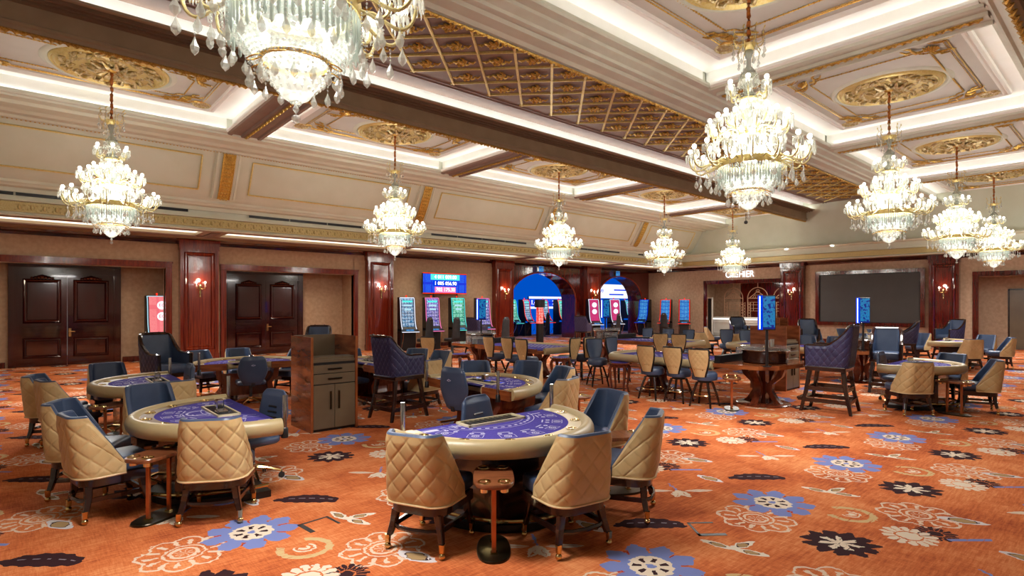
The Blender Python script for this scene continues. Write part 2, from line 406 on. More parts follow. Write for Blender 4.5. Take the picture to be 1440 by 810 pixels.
    def grid(s, P, mat=None, wrap=False):
        nu, nv = len(P), len(P[0]); vs = [p for row in P for p in row]; fs = []
        for i in range(nu if wrap else nu - 1):
            for j in range(nv - 1):
                k = (i + 1) % nu
                fs.append((i * nv + j, k * nv + j, k * nv + j + 1, i * nv + j + 1))
        return s.add(vs, fs, mat)
    def extr(s, prof, x0, x1, axis='X', closed=False):
        """profile of (a,z) pairs extruded along an axis: X -> (x,a,z); Y -> (a,y,z)"""
        if axis == 'X': r = [[(x, a, z) for a, z in prof] for x in (x0, x1)]
        else: r = [[(a, x, z) for a, z in prof] for x in (x0, x1)]
        return s.rings(r, closed=closed, caps=closed)
    def mesh(s, name, mat, smooth=False):
        me = bpy.data.meshes.new(name); me.from_pydata(s.v, [], s.f); me.update()
        me.materials.append(M[mat] if isinstance(mat, str) else mat)
        if smooth:
            me.polygons.foreach_set('use_smooth', [True] * len(me.polygons))
            try: me.set_sharp_from_angle(angle=math.radians(smooth if smooth is not True else 40))
            except Exception: pass
        return me
KIDS = {}
def link(name, data, parent=None):
    o = bpy.data.objects.new(name, data); COL.objects.link(o)
    if parent is not None:
        o.parent = parent; KIDS.setdefault(parent, []).append(o)
    return o
def obj(name, mb, mat, parent=None, smooth=False, loc=None, rot=None, label=None, kind=None):
    me = mb if isinstance(mb, bpy.types.Mesh) else mb.mesh(name, mat, smooth)
    o = link(name, me, parent)
    if loc: o.location = loc
    if rot: o.rotation_euler = rot
    if label: o['label'] = label
    if kind: o['kind'] = kind
    return o
def struct(name, mb, mat, parent=None, smooth=False, kind='structure'):
    o = obj(name, mb, mat, parent, smooth)
    if parent is None: o['kind'] = kind
    return o
def thing(name, label, cat, loc=(0, 0, 0), rz=0, group=None):
    o = link(name, None); o.empty_display_size = .1
    o.location = loc; o.rotation_euler = (0, 0, math.radians(rz)); o['label'] = label; o['category'] = cat
    if group: o['group'] = group
    return o
def tag(o, label, cat, group=None):
    o['label'] = label; o['category'] = cat
    if group: o['group'] = group
    return o
def copy_tree(o, parent=None):
    c = o.copy(); COL.objects.link(c)
    if parent is not None:
        c.parent = parent; KIDS.setdefault(parent, []).append(c)
    for ch in KIDS.get(o, []): copy_tree(ch, c)
    return c
PROTO = {}
def place(key, maker, label, cat, loc, rz=0, group=None):
    """the first call builds the thing, later calls copy the thing with its parts"""
    if key not in PROTO:
        r = maker(); PROTO[key] = r
    else:
        r = copy_tree(PROTO[key])
    r.location = loc; r.rotation_euler = (0, 0, math.radians(rz)); r['label'] = label; r['category'] = cat
    if group: r['group'] = group
    elif 'group' in r: del r['group']
    return r
def text_obj(name, body, size, mat, loc, rot, parent=None, extrude=.004, align='CENTER'):
    c = bpy.data.curves.new(name, 'FONT'); c.body = body; c.size = size; c.extrude = extrude
    c.align_x = align; c.align_y = 'CENTER'; c.resolution_u = 3
    t_ = bpy.data.objects.new(name, c)
    me = bpy.data.meshes.new_from_object(t_); bpy.data.objects.remove(t_)
    me.materials.clear(); me.materials.append(M[mat])
    o = link(name, me, parent); o.location = loc; o.rotation_euler = rot
    return o
# ================================================================== THE SETTING
XE = (-2.0, 4.15, 10.3, 16.45, 22.6, 28.1)      # coffer bay boundaries
YW, YB, XF = 19.67, 20.65, 28.1                 # left wall, recess back, far wall
X0, Y0 = -4.0, -4.0
b = MB(); b.add([(X0, Y0, 0), (33.4, Y0, 0), (33.4, 24.6, 0), (X0, 24.6, 0)], [(0, 1, 2, 3)])
floor = struct('floor', b, 'carpet')
# two small tape marks on the carpet
for (cx, cy, a) in ((4.02, 2.28, .9), (1.79, 4.36, .1)):
    b = MB(); T = Matrix.Translation((cx, cy, 0)) @ Matrix.Rotation(a, 4, 'Z')
    b.box(-.13, -.11, .001, -.09, .11, .003, T); b.box(-.13, .09, .001, .13, .11, .003, T); b.box(.11, -.1, .001, .13, .11, .003, T)
    obj('floor_box_seam', b, 'carbon', floor)
# ---- left wall
wl = MB()
def wallbox(b, x0, x1, z0, z1, y0=YW, y1=YW + .15): b.box(x0, y0, z0, x1, y1, z1)
wallbox(wl, X0, 4.9, 2.84, 3.8); wallbox(wl, 3.31, 5.0, 0, 2.84); wallbox(wl, 4.9, 9.4, 2.84, 3.8); wallbox(wl, 9.38, 16.45, 0, 3.8)
wl.box(3.31, YW + .15, 0, 3.36, 19.98, 2.84)      # reveal of the first opening
wl.box(X0, YB, 0, -.24, YB + .1, 2.9); wl.box(2.3, YB, 0, 4.9, YB + .1, 2.9)
wl.box(5.0, YW + .15, 0, 5.0, YB, 2.84); wl.box(4.84, YW + .15, 0, 5.0, YB, 2.84)
wl.box(7.82, YB, 0, 9.38, YB + .1, 2.9); wl.box(9.38, YW + .15, 0, 9.44, YB, 2.84)
wall_left = struct('wall_left', wl, 'wallpaper')
b = MB(); b.box(X0, YW + .15, 2.84, 9.5, YB + .1, 2.92); obj('recess_soffit', b, 'doorwood', wall_left)
b = MB()
for x0, x1 in ((X0, -.3), (2.35, 4.8)): b.box(x0, YB - .03, 0, x1, YB, .16)
b.box(7.86, YB - .03, 0, 9.38, YB, .16); b.box(10.9, YW - .03, 0, 16.1, YW, .16)
struct('baseboard_left', b, 'darkwood')
b = MB(); b.extr([(YW, 3.60), (YW - .04, 3.60), (YW - .05, 3.66), (YW - .10, 3.70), (YW - .12, 3.76)], X0, XF - .0)
struct('trim_1', b, 'doorwood')
def opening_frame(name, x0, x1, z1, w_=.17, y=YW, back=.0):
    b = MB()
    def leg(xa, xb): b.cbox(xa, y - .06, 0, xb, y + .04, z1, .012)
    leg(x0 - w_, x0); leg(x1, x1 + w_)
    b.box(x0 - w_, y - .06, z1, x1 + w_, y + .04, z1 + w_)
    b.box(x0 - w_ - .02, y - .08, z1 + w_ - .04, x1 + w_ + .02, y - .05, z1 + w_ + .01)
    for xa in (x0 - .035, x1 + .015): b.box(xa, y - .085, 0, xa + .02, y - .055, z1 + .01)
    b.box(x0 - .03, y - .085, z1 + .01, x1 + .03, y - .055, z1 + .035)
    b.box(x0 - .02, y, 0, x0, y + .17, z1); b.box(x1, y, 0, x1 + .02, y + .17, z1)
    return struct(name, b, 'redwood')
opening_frame('door_1', -6, 3.31, 2.86)
opening_frame('door_2', 5.0, 9.38, 2.86)
def panel_moulding(b, x0, z0, x1, z1, y, w_=.05, d=.03):
    """raised mitred frame on a leaf facing -y"""
    pr = ((0, 0), (.3, 1), (.55, .6), (.8, .9), (1, 0))
    for k in range(len(pr) - 1):
        (a0, h0), (a1, h1) = pr[k], pr[k + 1]
        o = [(x0 + w_ * a0, z0 + w_ * a0), (x1 - w_ * a0, z0 + w_ * a0), (x1 - w_ * a0, z1 - w_ * a0), (x0 + w_ * a0, z1 - w_ * a0)]
        i = [(x0 + w_ * a1, z0 + w_ * a1), (x1 - w_ * a1, z0 + w_ * a1), (x1 - w_ * a1, z1 - w_ * a1), (x0 + w_ * a1, z1 - w_ * a1)]
        vs = [(p[0], y - d * h0, p[1]) for p in o] + [(p[0], y - d * h1, p[1]) for p in i]
        b.add(vs, [(j, (j + 1) % 4, 4 + (j + 1) % 4, 4 + j) for j in range(4)])
def double_door(name, x0, x1):
    y = YB
    b = MB()
    for xa, xb in ((x0, x0 + .17), (x1 - .17, x1)):
        b.box(xa, y - .12, 0, xb, y, 2.85); b.box(xa + .04, y - .14, .2, xb - .04, y - .12, 2.6)
    b.box(x0, y - .10, 2.62, x1, y, 2.85); b.box(x0, y - .13, 2.60, x1, y - .1, 2.64)
    d = struct(name, b, 'doorwood')
    xm = (x0 + x1) / 2
    for k, (xa, xb) in enumerate(((x0 + .17, xm - .005), (xm + .005, x1 - .17))):
        b = MB(); b.box(xa, y - .07, 0.01, xb, y - .01, 2.6)
        yy = y - .07
        m_ = .13
        panel_moulding(b, xa + m_, 1.22, xb - m_, 2.46, yy, .10, .045)
        b.box(xa + m_ + .12, yy - .014, 1.34, xb - m_ - .12, yy, 2.34)
        panel_moulding(b, xa + m_, .24, xb - m_, .80, yy, .08, .04)
        b.box(xa + m_ + .1, yy - .014, .34, xb - m_ - .1, yy, .70)
        for z, g in ((.86, .03), (.95, .045), (1.06, .055), (1.16, .04)):
            b.box(xa + m_ + .01, yy - g, z, xb - m_ - .01, yy, z + .05)
        for z in (.06, .12): b.box(xa + .1, yy - .025, z, xb - .1, yy, z + .03)
        xc = (xa + xb) / 2        # carved crest above the tall panel
        for j in range(-3, 4): b.sphere(.035 + .012 * (3 - abs(j)), (xc + j * .075, yy - .01, 2.49 + .012 * (3 - abs(j))), 6, 4)
        leaf = obj('door_leaf', b, 'doorwood', d)
        if k == 1:
            h = MB(); h.box(xa + .025, yy - .012, .82, xa + .085, yy, 1.06); h.tube([(xa + .055, yy - .01, .97), (xa + .055, yy - .06, .97), (xa + .17, yy - .06, .965)], .012, 6)
            h.box(xa + .04, yy - .02, .86, xa + .07, yy, .9)
            obj('door_handle', h, 'brass', leaf)
double_door('door_3', -.24, 2.3)
double_door('door_4', 5.22, 7.82)
# ---- mahogany pilasters
def pilaster(x0, x1, y, name='pilaster', axis='X', mat='redwood'):
    """panelled pilaster; axis Y turns it onto the far wall"""
    w_ = x1 - x0; b = MB()
    b.box(0, .02, 0, w_, .27, 3.72); b.box(-.02, -.0, 0, w_ + .02, .27, .22); b.box(-.02, -.0, 3.42, w_ + .02, .27, 3.60); b.box(-.04, -.03, 3.56, w_ + .04, .27, 3.74)
    panel_moulding(b, .10, .34, w_ - .10, 3.36, .02, .12, .04)
    b.box(.24, .0, .5, w_ - .24, .02, 3.22)
    if w_ > .9:
        b.box(0, 0, .22, .05, .03, 3.42); b.box(w_ - .05, 0, .22, w_, .03, 3.42)
    me = b.mesh(name, mat)
    return me
pil = pilaster(0, 1.06, 0)
for x0 in (3.66, 9.85, 16.08, 22.3):
    o = link('pilaster', pil, wall_left); o.location = (x0, 19.40, 0)
# ---- mahogany arch wall with two openings into the slot room
def arch_outline(xa, xb, zs, zt, n=14):
    xm, hw = (xa + xb) / 2, (xb - xa) / 2
    return [(xm + hw * math.cos(PI * k / n), zs + (zt - zs) * math.sin(PI * k / n)) for k in range(n + 1)]
AR = ((17.14, 21.66), (23.36, 27.4))
b = MB()
for xa, xb in AR:
    pts = arch_outline(xa, xb, 1.95, 3.34)
    for k in range(len(pts) - 1):
        (p, pz), (q, qz) = pts[k], pts[k + 1]
        b.add([(p, YW, pz), (q, YW, qz), (q, YW, 3.8), (p, YW, 3.8)], [(0, 1, 2, 3)])
        b.add([(p, YB, pz), (q, YB, qz), (q, YB, 3.8), (p, YB, 3.8)], [(3, 2, 1, 0)])
        b.add([(p, YW, pz), (q, YW, qz), (q, YB, qz), (p, YB, pz)], [(0, 3, 2, 1)])
b.box(16.45, YW, 0, 17.14, YB, 3.8); b.box(21.66, YW, 0, 23.36, YB, 3.8); b.box(27.4, YW, 0, XF + .1, YB, 3.8)
b.box(17.14, YW, 0, 17.14, YB, 2); 
arch_wall = obj('arch_panelling', b, 'darkwood', wall_left)
for xa, xb in AR:
    pts = arch_outline(xa, xb, 1.95, 3.34, 18)
    b = MB(); b.tube([(xb, YW - .02, 0)] + [(p, YW - .02, z) for p, z in pts] + [(xa, YW - .02, 0)], .05, 6); obj('arch_moulding', b, 'redwood', wall_left, True)
# slot room behind the arches
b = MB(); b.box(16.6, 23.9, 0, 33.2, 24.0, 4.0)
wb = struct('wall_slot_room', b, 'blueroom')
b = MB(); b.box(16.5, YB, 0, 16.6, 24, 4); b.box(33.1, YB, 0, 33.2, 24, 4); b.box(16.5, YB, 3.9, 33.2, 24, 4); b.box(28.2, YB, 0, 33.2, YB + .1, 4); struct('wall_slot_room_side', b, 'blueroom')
# ---- far wall
b = MB()
def fw(y0, y1, z0, z1): b.box(XF, y0, z0, XF + .15, y1, z1)
fw(15.95, YW + .2, 0, 3.8); fw(11.95, 15.95, 2.84, 3.8); fw(4.42, 12.0, 0, 3.8); fw(1.5, 4.42, 2.84, 3.8); fw(Y0, 1.5, 0, 3.8)
wall_far = struct('wall_far', b, 'wallfar')
b = MB(); b.extr([(XF, 3.60), (XF - .04, 3.60), (XF - .05, 3.66), (XF - .10, 3.70), (XF - .12, 3.76)], Y0, YW, 'Y')
struct('trim_2', b, 'doorwood')
b = MB(); b.box(XF - .03, Y0, 0, XF, 1.5, .16); b.box(XF - .03, 4.6, 0, XF, 12, .16); struct('baseboard_far', b, 'darkwood')
def far_frame(name, y0, y1, z1, w_=.19, z0=0):
    b = MB()
    b.cbox(XF - .06, y0 - w_, z0, XF + .04, y0, z1, .012); b.cbox(XF - .06, y1, z0, XF + .04, y1 + w_, z1, .012)
    b.box(XF - .06, y0 - w_, z1, XF + .04, y1 + w_, z1 + w_)
    if z0: b.box(XF - .06, y0 - w_, z0 - w_, XF + .04, y1 + w_, z0)
    b.box(XF - .09, y0 - .03, z0, XF - .05, y0 - .0, z1); b.box(XF - .09, y1, z0, XF - .05, y1 + .03, z1)
    b.box(XF - .09, y0 - .03, z1, XF - .05, y1 + .03, z1 + .03)
    return struct(name, b, 'darkwood')
far_frame('door_5', 12.02, 15.9, 2.84)
far_frame('door_6', 1.5, 4.40, 2.84)
pf = pilaster(0, .98, 0, mat='darkwood')
pfs = pilaster(0, 1.04, 0, mat='darkwood')
o = link('pilaster', pfs, wall_far); o.location = (XF - .27, 11.86, 0); o.rotation_euler = (0, 0, -PI / 2)
o = link('pilaster', pf, wall_far); o.location = (XF - .27, 5.95, 0); o.rotation_euler = (0, 0, -PI / 2)
# alcove behind the right-hand opening
b = MB(); b.box(29.2, .8, 0, 29.3, 4.9, 3); b.box(XF + .15, 4.6, 0, 29.3, 4.7, 3); b.box(XF + .15, .8, 2.84, 29.3, 4.9, 2.95); b.box(XF + .15, .8, 0, 29.3, .9, 3)
alc = struct('wall_alcove', b, 'wallfar')
b = MB(); b.box(29.12, 1.2, 0, 29.2, 3.62, 2.3); obj('alcove_shutter', b, 'taupelam', alc)
b = MB(); b.box(29.14, 3.62, 0, 29.2, 3.68, 2.34); b.box(29.14, 1.2, 2.3, 29.2, 3.66, 2.36); obj('alcove_shutter_frame', b, 'darkwood2', alc)
# cashier room
b = MB(); b.box(31.6, 11.0, 0, 31.7, 17.4, 3.3); b.box(XF + .15, 11.0, 0, 31.7, 11.1, 3.3)
cash = struct('wall_cashier_back', b, 'darkwood')
b = MB(); b.box(XF + .15, 17.3, 0, 31.7, 17.4, 3.3); b.box(31.5, 15.75, 0, 31.6, 17.4, 3.3); struct('wall_cashier_side', b, 'wallfar')
b = MB(); b.box(XF + .15, 11.0, 3.2, 31.7, 17.4, 3.3); struct('ceiling_cashier', b, 'taupe')
b = MB(); b.add([(28.3, 11, 0.004), (32, 11, 0.004), (32, 17.4, 0.004), (28.3, 17.4, 0.004)], [(0, 1, 2, 3)]); struct('floor_cashier', b, 'taupelam')
# ---- walls behind the camera (plain, never in view)
b = MB(); b.box(X0 - .1, Y0, 0, X0, YB, 6.8); struct('wall_right', b, 'cream')
b = MB(); b.box(X0, Y0 - .1, 0, XF + .2, Y0, 6.8); struct('wall_back', b, 'cream')
# ================================================================== soffit, frieze, vault
b = MB()
b.box(X0, 17.0, 3.76, XF, 17.34, 3.9); b.box(X0, 18.32, 3.76, XF, YW + .2, 3.9)
for x in XE[:-1]: b.box(x - .32, 17.34, 3.76, x + .32, 18.32, 3.9)
b.box(27.5, 17.34, 3.76, XF, 18.32, 3.9)
b.box(27.5, Y0, 3.76, XF + .1, 17.0, 3.9)
soffit = struct('ceiling_soffit', b, 'taupe')
for x in XE[:-1]:
    m = MB(); m.box(x - .12, 17.34, 3.73, x + .12, 18.4, 3.76); obj('soffit_crossbar', m, 'mauve', soffit)
b = MB(); b.extr([(18.32, 3.76), (18.34, 3.73), (18.5, 3.72), (18.52, 3.76)], X0, 27.6); obj('soffit_moulding', b, 'mauve', soffit)
for k in range(5):
    xa, xb = XE[k] + .32, (XE[k + 1] - .32 if k < 4 else 27.5)
    m = MB(); m.box(xa, 17.34, 3.83, xb, 18.32, 3.86); obj('light_panel', m, 'panelglow', soffit)
fr = [(17.02, 3.76), (16.96, 3.76), (16.94, 3.79), (16.99, 3.82), (16.96, 3.85)]
LX0, LX1 = X0, 27.9
vault = MB()
vault.extr(fr, LX0, LX1)
vault.extr([(17.0, 4.09), (16.90, 4.10), (16.90, 4.12), (16.97, 4.13), (16.97, 4.22)], LX0, LX1)
vault.extr([(16.97, 4.30), (16.97, 4.40), (16.86, 4.43), (16.84, 4.47), (16.80, 4.50), (16.80, 4.56), (16.74, 4.60), (16.70, 4.66)], LX0, LX1)
# concave vault
VP = [(16.70, 4.66), (16.58, 4.80), (16.44, 5.0), (16.32, 5.2), (16.20, 5.4), (16.10, 5.6), (16.02, 5.74)]
vault.extr(VP, LX0, LX1)
wv = struct('wall_vault', vault, 'vault', smooth=True)
b = MB(); b.extr([(16.97, 4.22), (17.02, 4.22), (17.02, 4.30), (16.97, 4.30)], LX0, LX1); obj('vent_back', b, 'cream', wv)
b = MB(); b.extr([(16.99, 3.85), (16.965, 3.86), (16.965, 4.08), (16.99, 4.09)], LX0, LX1); obj('gilded_frieze', b, 'frieze', wv)
# leafy relief modules standing proud of the frieze band
b = MB(); x = 0.0
while x < 27:
    b.sphere(.045, (x, 16.965, 3.97), 6, 4, 1.5)
    for s in (-1, 1): b.sphere(.03, (x + s * .075, 16.965, 3.97 + s * .05), 5, 3, 1.); b.sphere(.022, (x - s * .06, 16.965, 3.97 + s * .06), 5, 3)
    x += .22
obj('frieze_relief', b, 'frieze', wv, kind='stuff')
# slot vents
for k in range(5):
    xa, xb = XE[k] + .75, XE[k + 1] - .75
    n = 4
    for j in range(n):
        m = MB(); w_ = (xb - xa) / n
        m.box(xa + j * w_ + .02, 16.955, 4.225, xa + (j + 1) * w_ - .02, 16.975, 4.295); v_ = obj('vent_slot', m, 'black', wv)
for k in range(5):                      # panel frames in the vault and gilded ribs between
    xa, xb = XE[k] + .62, min(XE[k + 1] - .62, 27.2)
    m = MB(); off = -.015
    vz = lambda i: (VP[i][0] - .02, VP[i][1] + off)
    path = [(xa, *vz(1))] + [(xa, *vz(i)) for i in range(2, 6)]
    m.tube([(xa, *vz(i)) for i in range(1, 6)], .022, 5); m.tube([(xb, *vz(i)) for i in range(1, 6)], .022, 5)
    m.tube([(xa, *vz(1)), (xb, *vz(1))], .022, 5); m.tube([(xa, *vz(5)), (xb, *vz(5))], .022, 5)
    obj('vault_frame', m, 'goldpale', wv, True)
for x in XE[:-1]:
    m = MB()
    for s in (-.26, .26): m.tube([(x + s, p[0] - .03, p[1] - .02) for p in VP], .05, 5)
    m.grid([[(x - .24, p[0] - .06, p[1] - .04) for p in VP], [(x + .24, p[0] - .06, p[1] - .04) for p in VP]])
    rib = obj('vault_rib', m, 'vault', wv, True)
    m = MB(); m.grid([[(x - .13, p[0] - .10, p[1] - .06) for p in VP], [(x + .13, p[0] - .10, p[1] - .06) for p in VP]])
    for i in range(12):
        t = i / 12 * (len(VP) - 1.01); a = int(t); f_ = t - a
        y_ = VP[a][0] * (1 - f_) + VP[a + 1][0] * f_ - .1; z_ = VP[a][1] * (1 - f_) + VP[a + 1][1] * f_ - .06
        for s in (-.07, 0, .07): m.sphere(.036, (x + s, y_, z_), 5, 3)
    for s in (-.14, .14): m.tube([(x + s, p[0] - .1, p[1] - .06) for p in VP], .018, 5)
    obj('gilded_rib', m, 'gold', rib)
# cornice between vault and coffers, with bead line
b = MB()
b.extr([(16.03, 5.72), (15.98, 5.70), (15.9, 5.72), (15.88, 5.77), (15.7, 5.78), (15.68, 5.74), (15.5, 5.73), (15.42, 5.78), (15.2, 5.80), (15.15, 5.77), (15.0, 5.77), (14.95, 5.83), (14.72, 5.84)], LX0, 28.0)
cn = struct('trim_3', b, 'vault')
m = MB(); x = -.5
while x < 27.8: m.sphere(.024, (x, 15.97, 5.71), 5, 3); x += .075
obj('bead_line', m, 'gold', cn, kind='stuff')
# far wall upper part
b = MB()
b.extr([(27.52, 3.76), (27.46, 3.76), (27.44, 3.79), (27.49, 3.82), (27.46, 3.84)], Y0, 17.0, 'Y')
b.extr([(27.5, 4.07), (27.40, 4.08), (27.40, 4.11), (27.47, 4.12), (27.47, 4.34), (27.36, 4.38), (27.34, 4.42), (27.40, 4.46), (27.5, 4.48), (28.02, 4.50), (28.02, 6.78)], Y0, 17.3, 'Y')
wu = struct('wall_far_upper', b, 'vault')
b = MB(); b.extr([(27.49, 3.84), (27.465, 3.85), (27.465, 4.06), (27.49, 4.07)], Y0, 17.0, 'Y'); obj('gilded_frieze', b, 'frieze', wu)
# ================================================================== MAIN CEILING
b = MB(); b.box(X0, Y0, 6.76, XF + .2, 17.3, 6.9)
ceil = struct('ceiling', b, 'ceilwhite')
def sweep(name, prof, mat, x0=X0, x1=28.0): return obj(name, MB().extr(prof, x0, x1), mat, ceil)
# long borders of the coffer rows
sweep('border_beam', [(6.40, 6.5), (6.40, 5.70), (6.30, 5.68), (6.24, 5.72), (6.05, 5.73), (6.02, 5.78), (5.96, 5.76), (5.88, 5.76), (5.86, 5.80), (5.72, 5.84), (5.70, 5.88), (5.55, 5.88), (5.53, 5.91), (5.53, 5.96), (5.72, 5.97), (5.72, 6.3)], 'cream')
sweep('border_beam', [(10.76, 6.12), (10.76, 5.72), (10.85, 5.70), (11.1, 5.80), (11.25, 5.88), (11.30, 5.90), (11.30, 5.96), (11.12, 5.97), (11.12, 6.3)], 'cream')
sweep('border_beam', [(14.72, 5.84), (14.70, 5.88), (14.62, 5.88), (14.60, 5.91), (14.60, 5.96), (14.78, 5.97), (14.78, 6.3)], 'cream')
sweep('border_beam', [(1.20, 6.1), (1.20, 5.72), (1.26, 5.70), (1.32, 5.76), (1.38, 5.80), (1.42, 5.78), (1.48, 5.86), (1.53, 5.88), (1.55, 5.91), (1.55, 5.96), (1.36, 5.97), (1.36, 6.3)], 'cream')
# deep fascias of the central band and of the next band to the right
for yb, s in ((10.74, 1), (1.19, 1)):
    q = lambda d, z: (yb - d, z)
    sweep('fascia', [q(0, 5.68), q(.0, 5.70), q(.02, 5.74), q(.05, 5.76), q(.05, 5.80), q(.01, 5.82), q(.0, 6.08)], 'taupe')
    sweep('fascia_steps', [q(0, 6.08), q(.06, 6.10), q(.06, 6.14), q(.12, 6.14), q(.12, 6.11), q(.17, 6.11), q(.17, 6.16), q(.23, 6.16), q(.23, 6.12), q(.28, 6.12), q(.28, 6.17), q(.33, 6.17)], 'step')
    sweep('cove_lip', [q(.33, 6.16), q(.38, 6.17), q(.39, 6.205), q(.35, 6.205)], 'taupe')
    sweep('cove_shelf', [q(.35, 6.205), q(.0, 6.205), q(-.14, 6.27), q(-.14, 6.74), q(.3, 6.74)], 'covewhite')
    t = MB(); t.box(X0, yb - .20, 6.21, 28.0, yb - .16, 6.225); obj('led_tape', t, 'tape_band', ceil)
b = MB(); b.box(X0, 6.40, 6.45, 28.0, 10.52, 6.5); b.box(X0, Y0, 6.45, 28.0, 1.0, 6.5); lat = obj('band_ceiling', b, 'mauve', ceil)
for y in (9.84, 9.96, 7.24, .32, .44): sweep('band_moulding', [(y, 6.45), (y + .02, 6.425), (y + .05, 6.43), (y + .06, 6.45)], 'mauve')
# gilded ropes along the fascia feet and round the band
def rope(pts, r=.032, step=.1, name='gilded_rope', par=None, sc=1.0):
    m = MB()
    for a, b_ in zip(pts[:-1], pts[1:]):
        A, B = Vector(a), Vector(b_); L = (B - A).length; n = max(int(L / step), 1); d = (B - A) / n
        up = Vector((0, 0, 1)); sd = d.cross(up).normalized()
        m.tube([A, B], r * .6, 5)
        for i in range(n):
            c = A + d * (i + .5); tw = d * .55; off = sd * r * (.9 if i % 2 else -.9)
            p, q_ = c - tw + off, c + tw - off
            m.tube([p, c - up * r * .8, q_], [r * .35, r * .62, r * .3], 4)
    return obj(name, m, 'gold', par or ceil, kind='stuff')
rope([(-.6, 10.74, 5.67), (27.9, 10.74, 5.67)], .036, .1)
rope([(.8, 6.38, 5.67), (27.9, 6.38, 5.67)], .032, .1)
rope([(4.5, 1.21, 5.66), (27.9, 1.21, 5.66)], .05, .12)
# gilded lattice with rosettes in the central band
ra = MB(); ra.bar((-1.2, -1.2, 0), (1.2, 1.2, 0), .05, .03); ra.bar((-1.2, -1.2, -.015), (1.2, 1.2, -.015), .02, .02); mA = ra.mesh('lattice_rib', 'goldpale')
rb_ = MB(); rb_.bar((-1.2, 1.2, 0), (1.2, -1.2, 0), .05, .03); rb_.bar((-1.2, 1.2, -.015), (1.2, -1.2, -.015), .02, .02); mB = rb_.mesh('lattice_rib', 'goldpale')
for k in range(-3, 22):
    # families x-y and x+y, pitch .98, trimmed to the band
    for me_, c0, sg in ((mA, -2.836, 1), (mB, 14.684, -1)):
        xm = (c0 + .98 * k) + 8.58 if sg > 0 else (c0 + .98 * k) - 8.58
        if -1 < xm < 26.7:
            o = link('lattice_rib', me_, ceil); o.location = (xm, 8.58, 6.435)
rs = MB()
rs.sphere(.05, (0, 0, -.02), 8, 5, .8)
for k in range(8):
    a = k * PI / 4 + .3; R = .12 if k % 2 else .085
    rs.tube([(.04 * math.cos(a), .04 * math.sin(a), -.015), (R * math.cos(a + .25), R * math.sin(a + .25), -.05), (R * 1.35 * math.cos(a + .1), R * 1.35 * math.sin(a + .1), -.03), (R * 1.25 * math.cos(a - .25), R * 1.25 * math.sin(a - .25), -.015)], [.014, .03, .022, .01], 5)
for s in (-1, 1): rs.tube([(s * .1, -s * .1, -.02), (s * .17, -s * .14, -.045), (s * .2, -s * .2, -.02)], [.012, .028, .01], 5)
mR = rs.mesh('rosette', 'gold', True)
for row, y in enumerate((7.8, 8.29, 8.78, 9.27)):
    for k in range(-6, 22):
        x = (6.41 if row in (0, 2) else 5.93) + .98 * k
        if .6 < x < 27.4:
            o = link('rosette', mR, ceil); o.location = (x, y, 6.45)
# ---- coffers
def relief_disc(R, n=72, m_=14, amp=.04):
    g = []
    for i in range(n):
        a = 2 * PI * i / n; row = []
        for j in range(m_ + 1):
            r = R * j / m_
            h = amp * (.5 + .5 * math.sin(6 * a + 9 * j / m_ * 2)) * abs(math.sin(j * 1.35 + math.sin(12 * a) * .9)) if 0 < j < m_ else 0
            row.append((max(r, .001) * math.cos(a), max(r, .001) * math.sin(a), -h))
        g.append(row)
    return MB().grid(g, wrap=True)
med = relief_disc(.80, 96, 20, .05)
for k in range(22):        # scrolling leaves over the disc
    a = k * 2 * PI / 22; R = .56 + .1 * (k % 2)
    med.tube([(R * math.cos(a), R * math.sin(a), -.02), ((R + .09) * math.cos(a + .07), (R + .09) * math.sin(a + .07), -.07), ((R + .12) * math.cos(a + .18), (R + .12) * math.sin(a + .18), -.05), ((R + .04) * math.cos(a + .2), (R + .04) * math.sin(a + .2), -.03)], [.02, .04, .03, .012], 5)
for k in range(12):
    a = k * 2 * PI / 12; med.tube([(.1 * math.cos(a), .1 * math.sin(a), -.03), (.26 * math.cos(a + .2), .26 * math.sin(a + .2), -.08), (.4 * math.cos(a + .05), .4 * math.sin(a + .05), -.03)], [.03, .05, .015], 5)
mMed = med.mesh('medallion_relief', 'relief', True)
mRing = MB().lathe([(.80, -.02), (.84, -.055), (.88, -.03), (.90, -.05), (.93, -.02), (.93, 0), (.8, 0)], 64).mesh('medallion_ring', 'goldpale', True)
mRing2 = MB().lathe([(.93, 0), (.97, -.035), (1.02, -.03), (1.06, -.0)], 64, caps=False).mesh('medallion_border', 'cream', True)
orn = MB()                # corner shell ornament with scrolls
for k in range(9):
    a = PI / 2 + (k - 4) * .24; orn.tube([(0, 0, -.02), (.09 * math.cos(a), .09 * math.sin(a), -.05), (.17 * math.cos(a), .17 * math.sin(a), -.02)], [.01, .024, .012], 5)
for s in (-1, 1):
    orn.tube([(s * .05, -.02, -.02), (s * .16, -.06, -.04), (s * .27, .0, -.03), (s * .34, .07, -.03), (s * .44, .05, -.02)], [.02, .03, .022, .018, .01], 5)
    orn.tube([(s * .2, -.03, -.02), (s * .3, -.1, -.03), (s * .42, -.06, -.02)], [.01, .022, .01], 5)
mOrn = orn.mesh('corner_ornament', 'gold', True)
ov = relief_disc(.15, 24, 6, .03); ov.lathe([(.15, 0), (.165, -.03), (.185, -.01), (.19, 0)], 24, caps=False)
mOv = ov.mesh('corner_boss', 'relief', True)
def bead_path(m, pts, r=.015, step=.055):
    for a, b_ in zip(pts[:-1], pts[1:]):
        A, B = Vector(a), Vector(b_); n = max(int((B - A).length / step), 1)
        m.tube([A, B], r * .55, 4)
        for i in range(n): m.sphere(r, A + (B - A) * ((i + .5) / n), 5, 3)
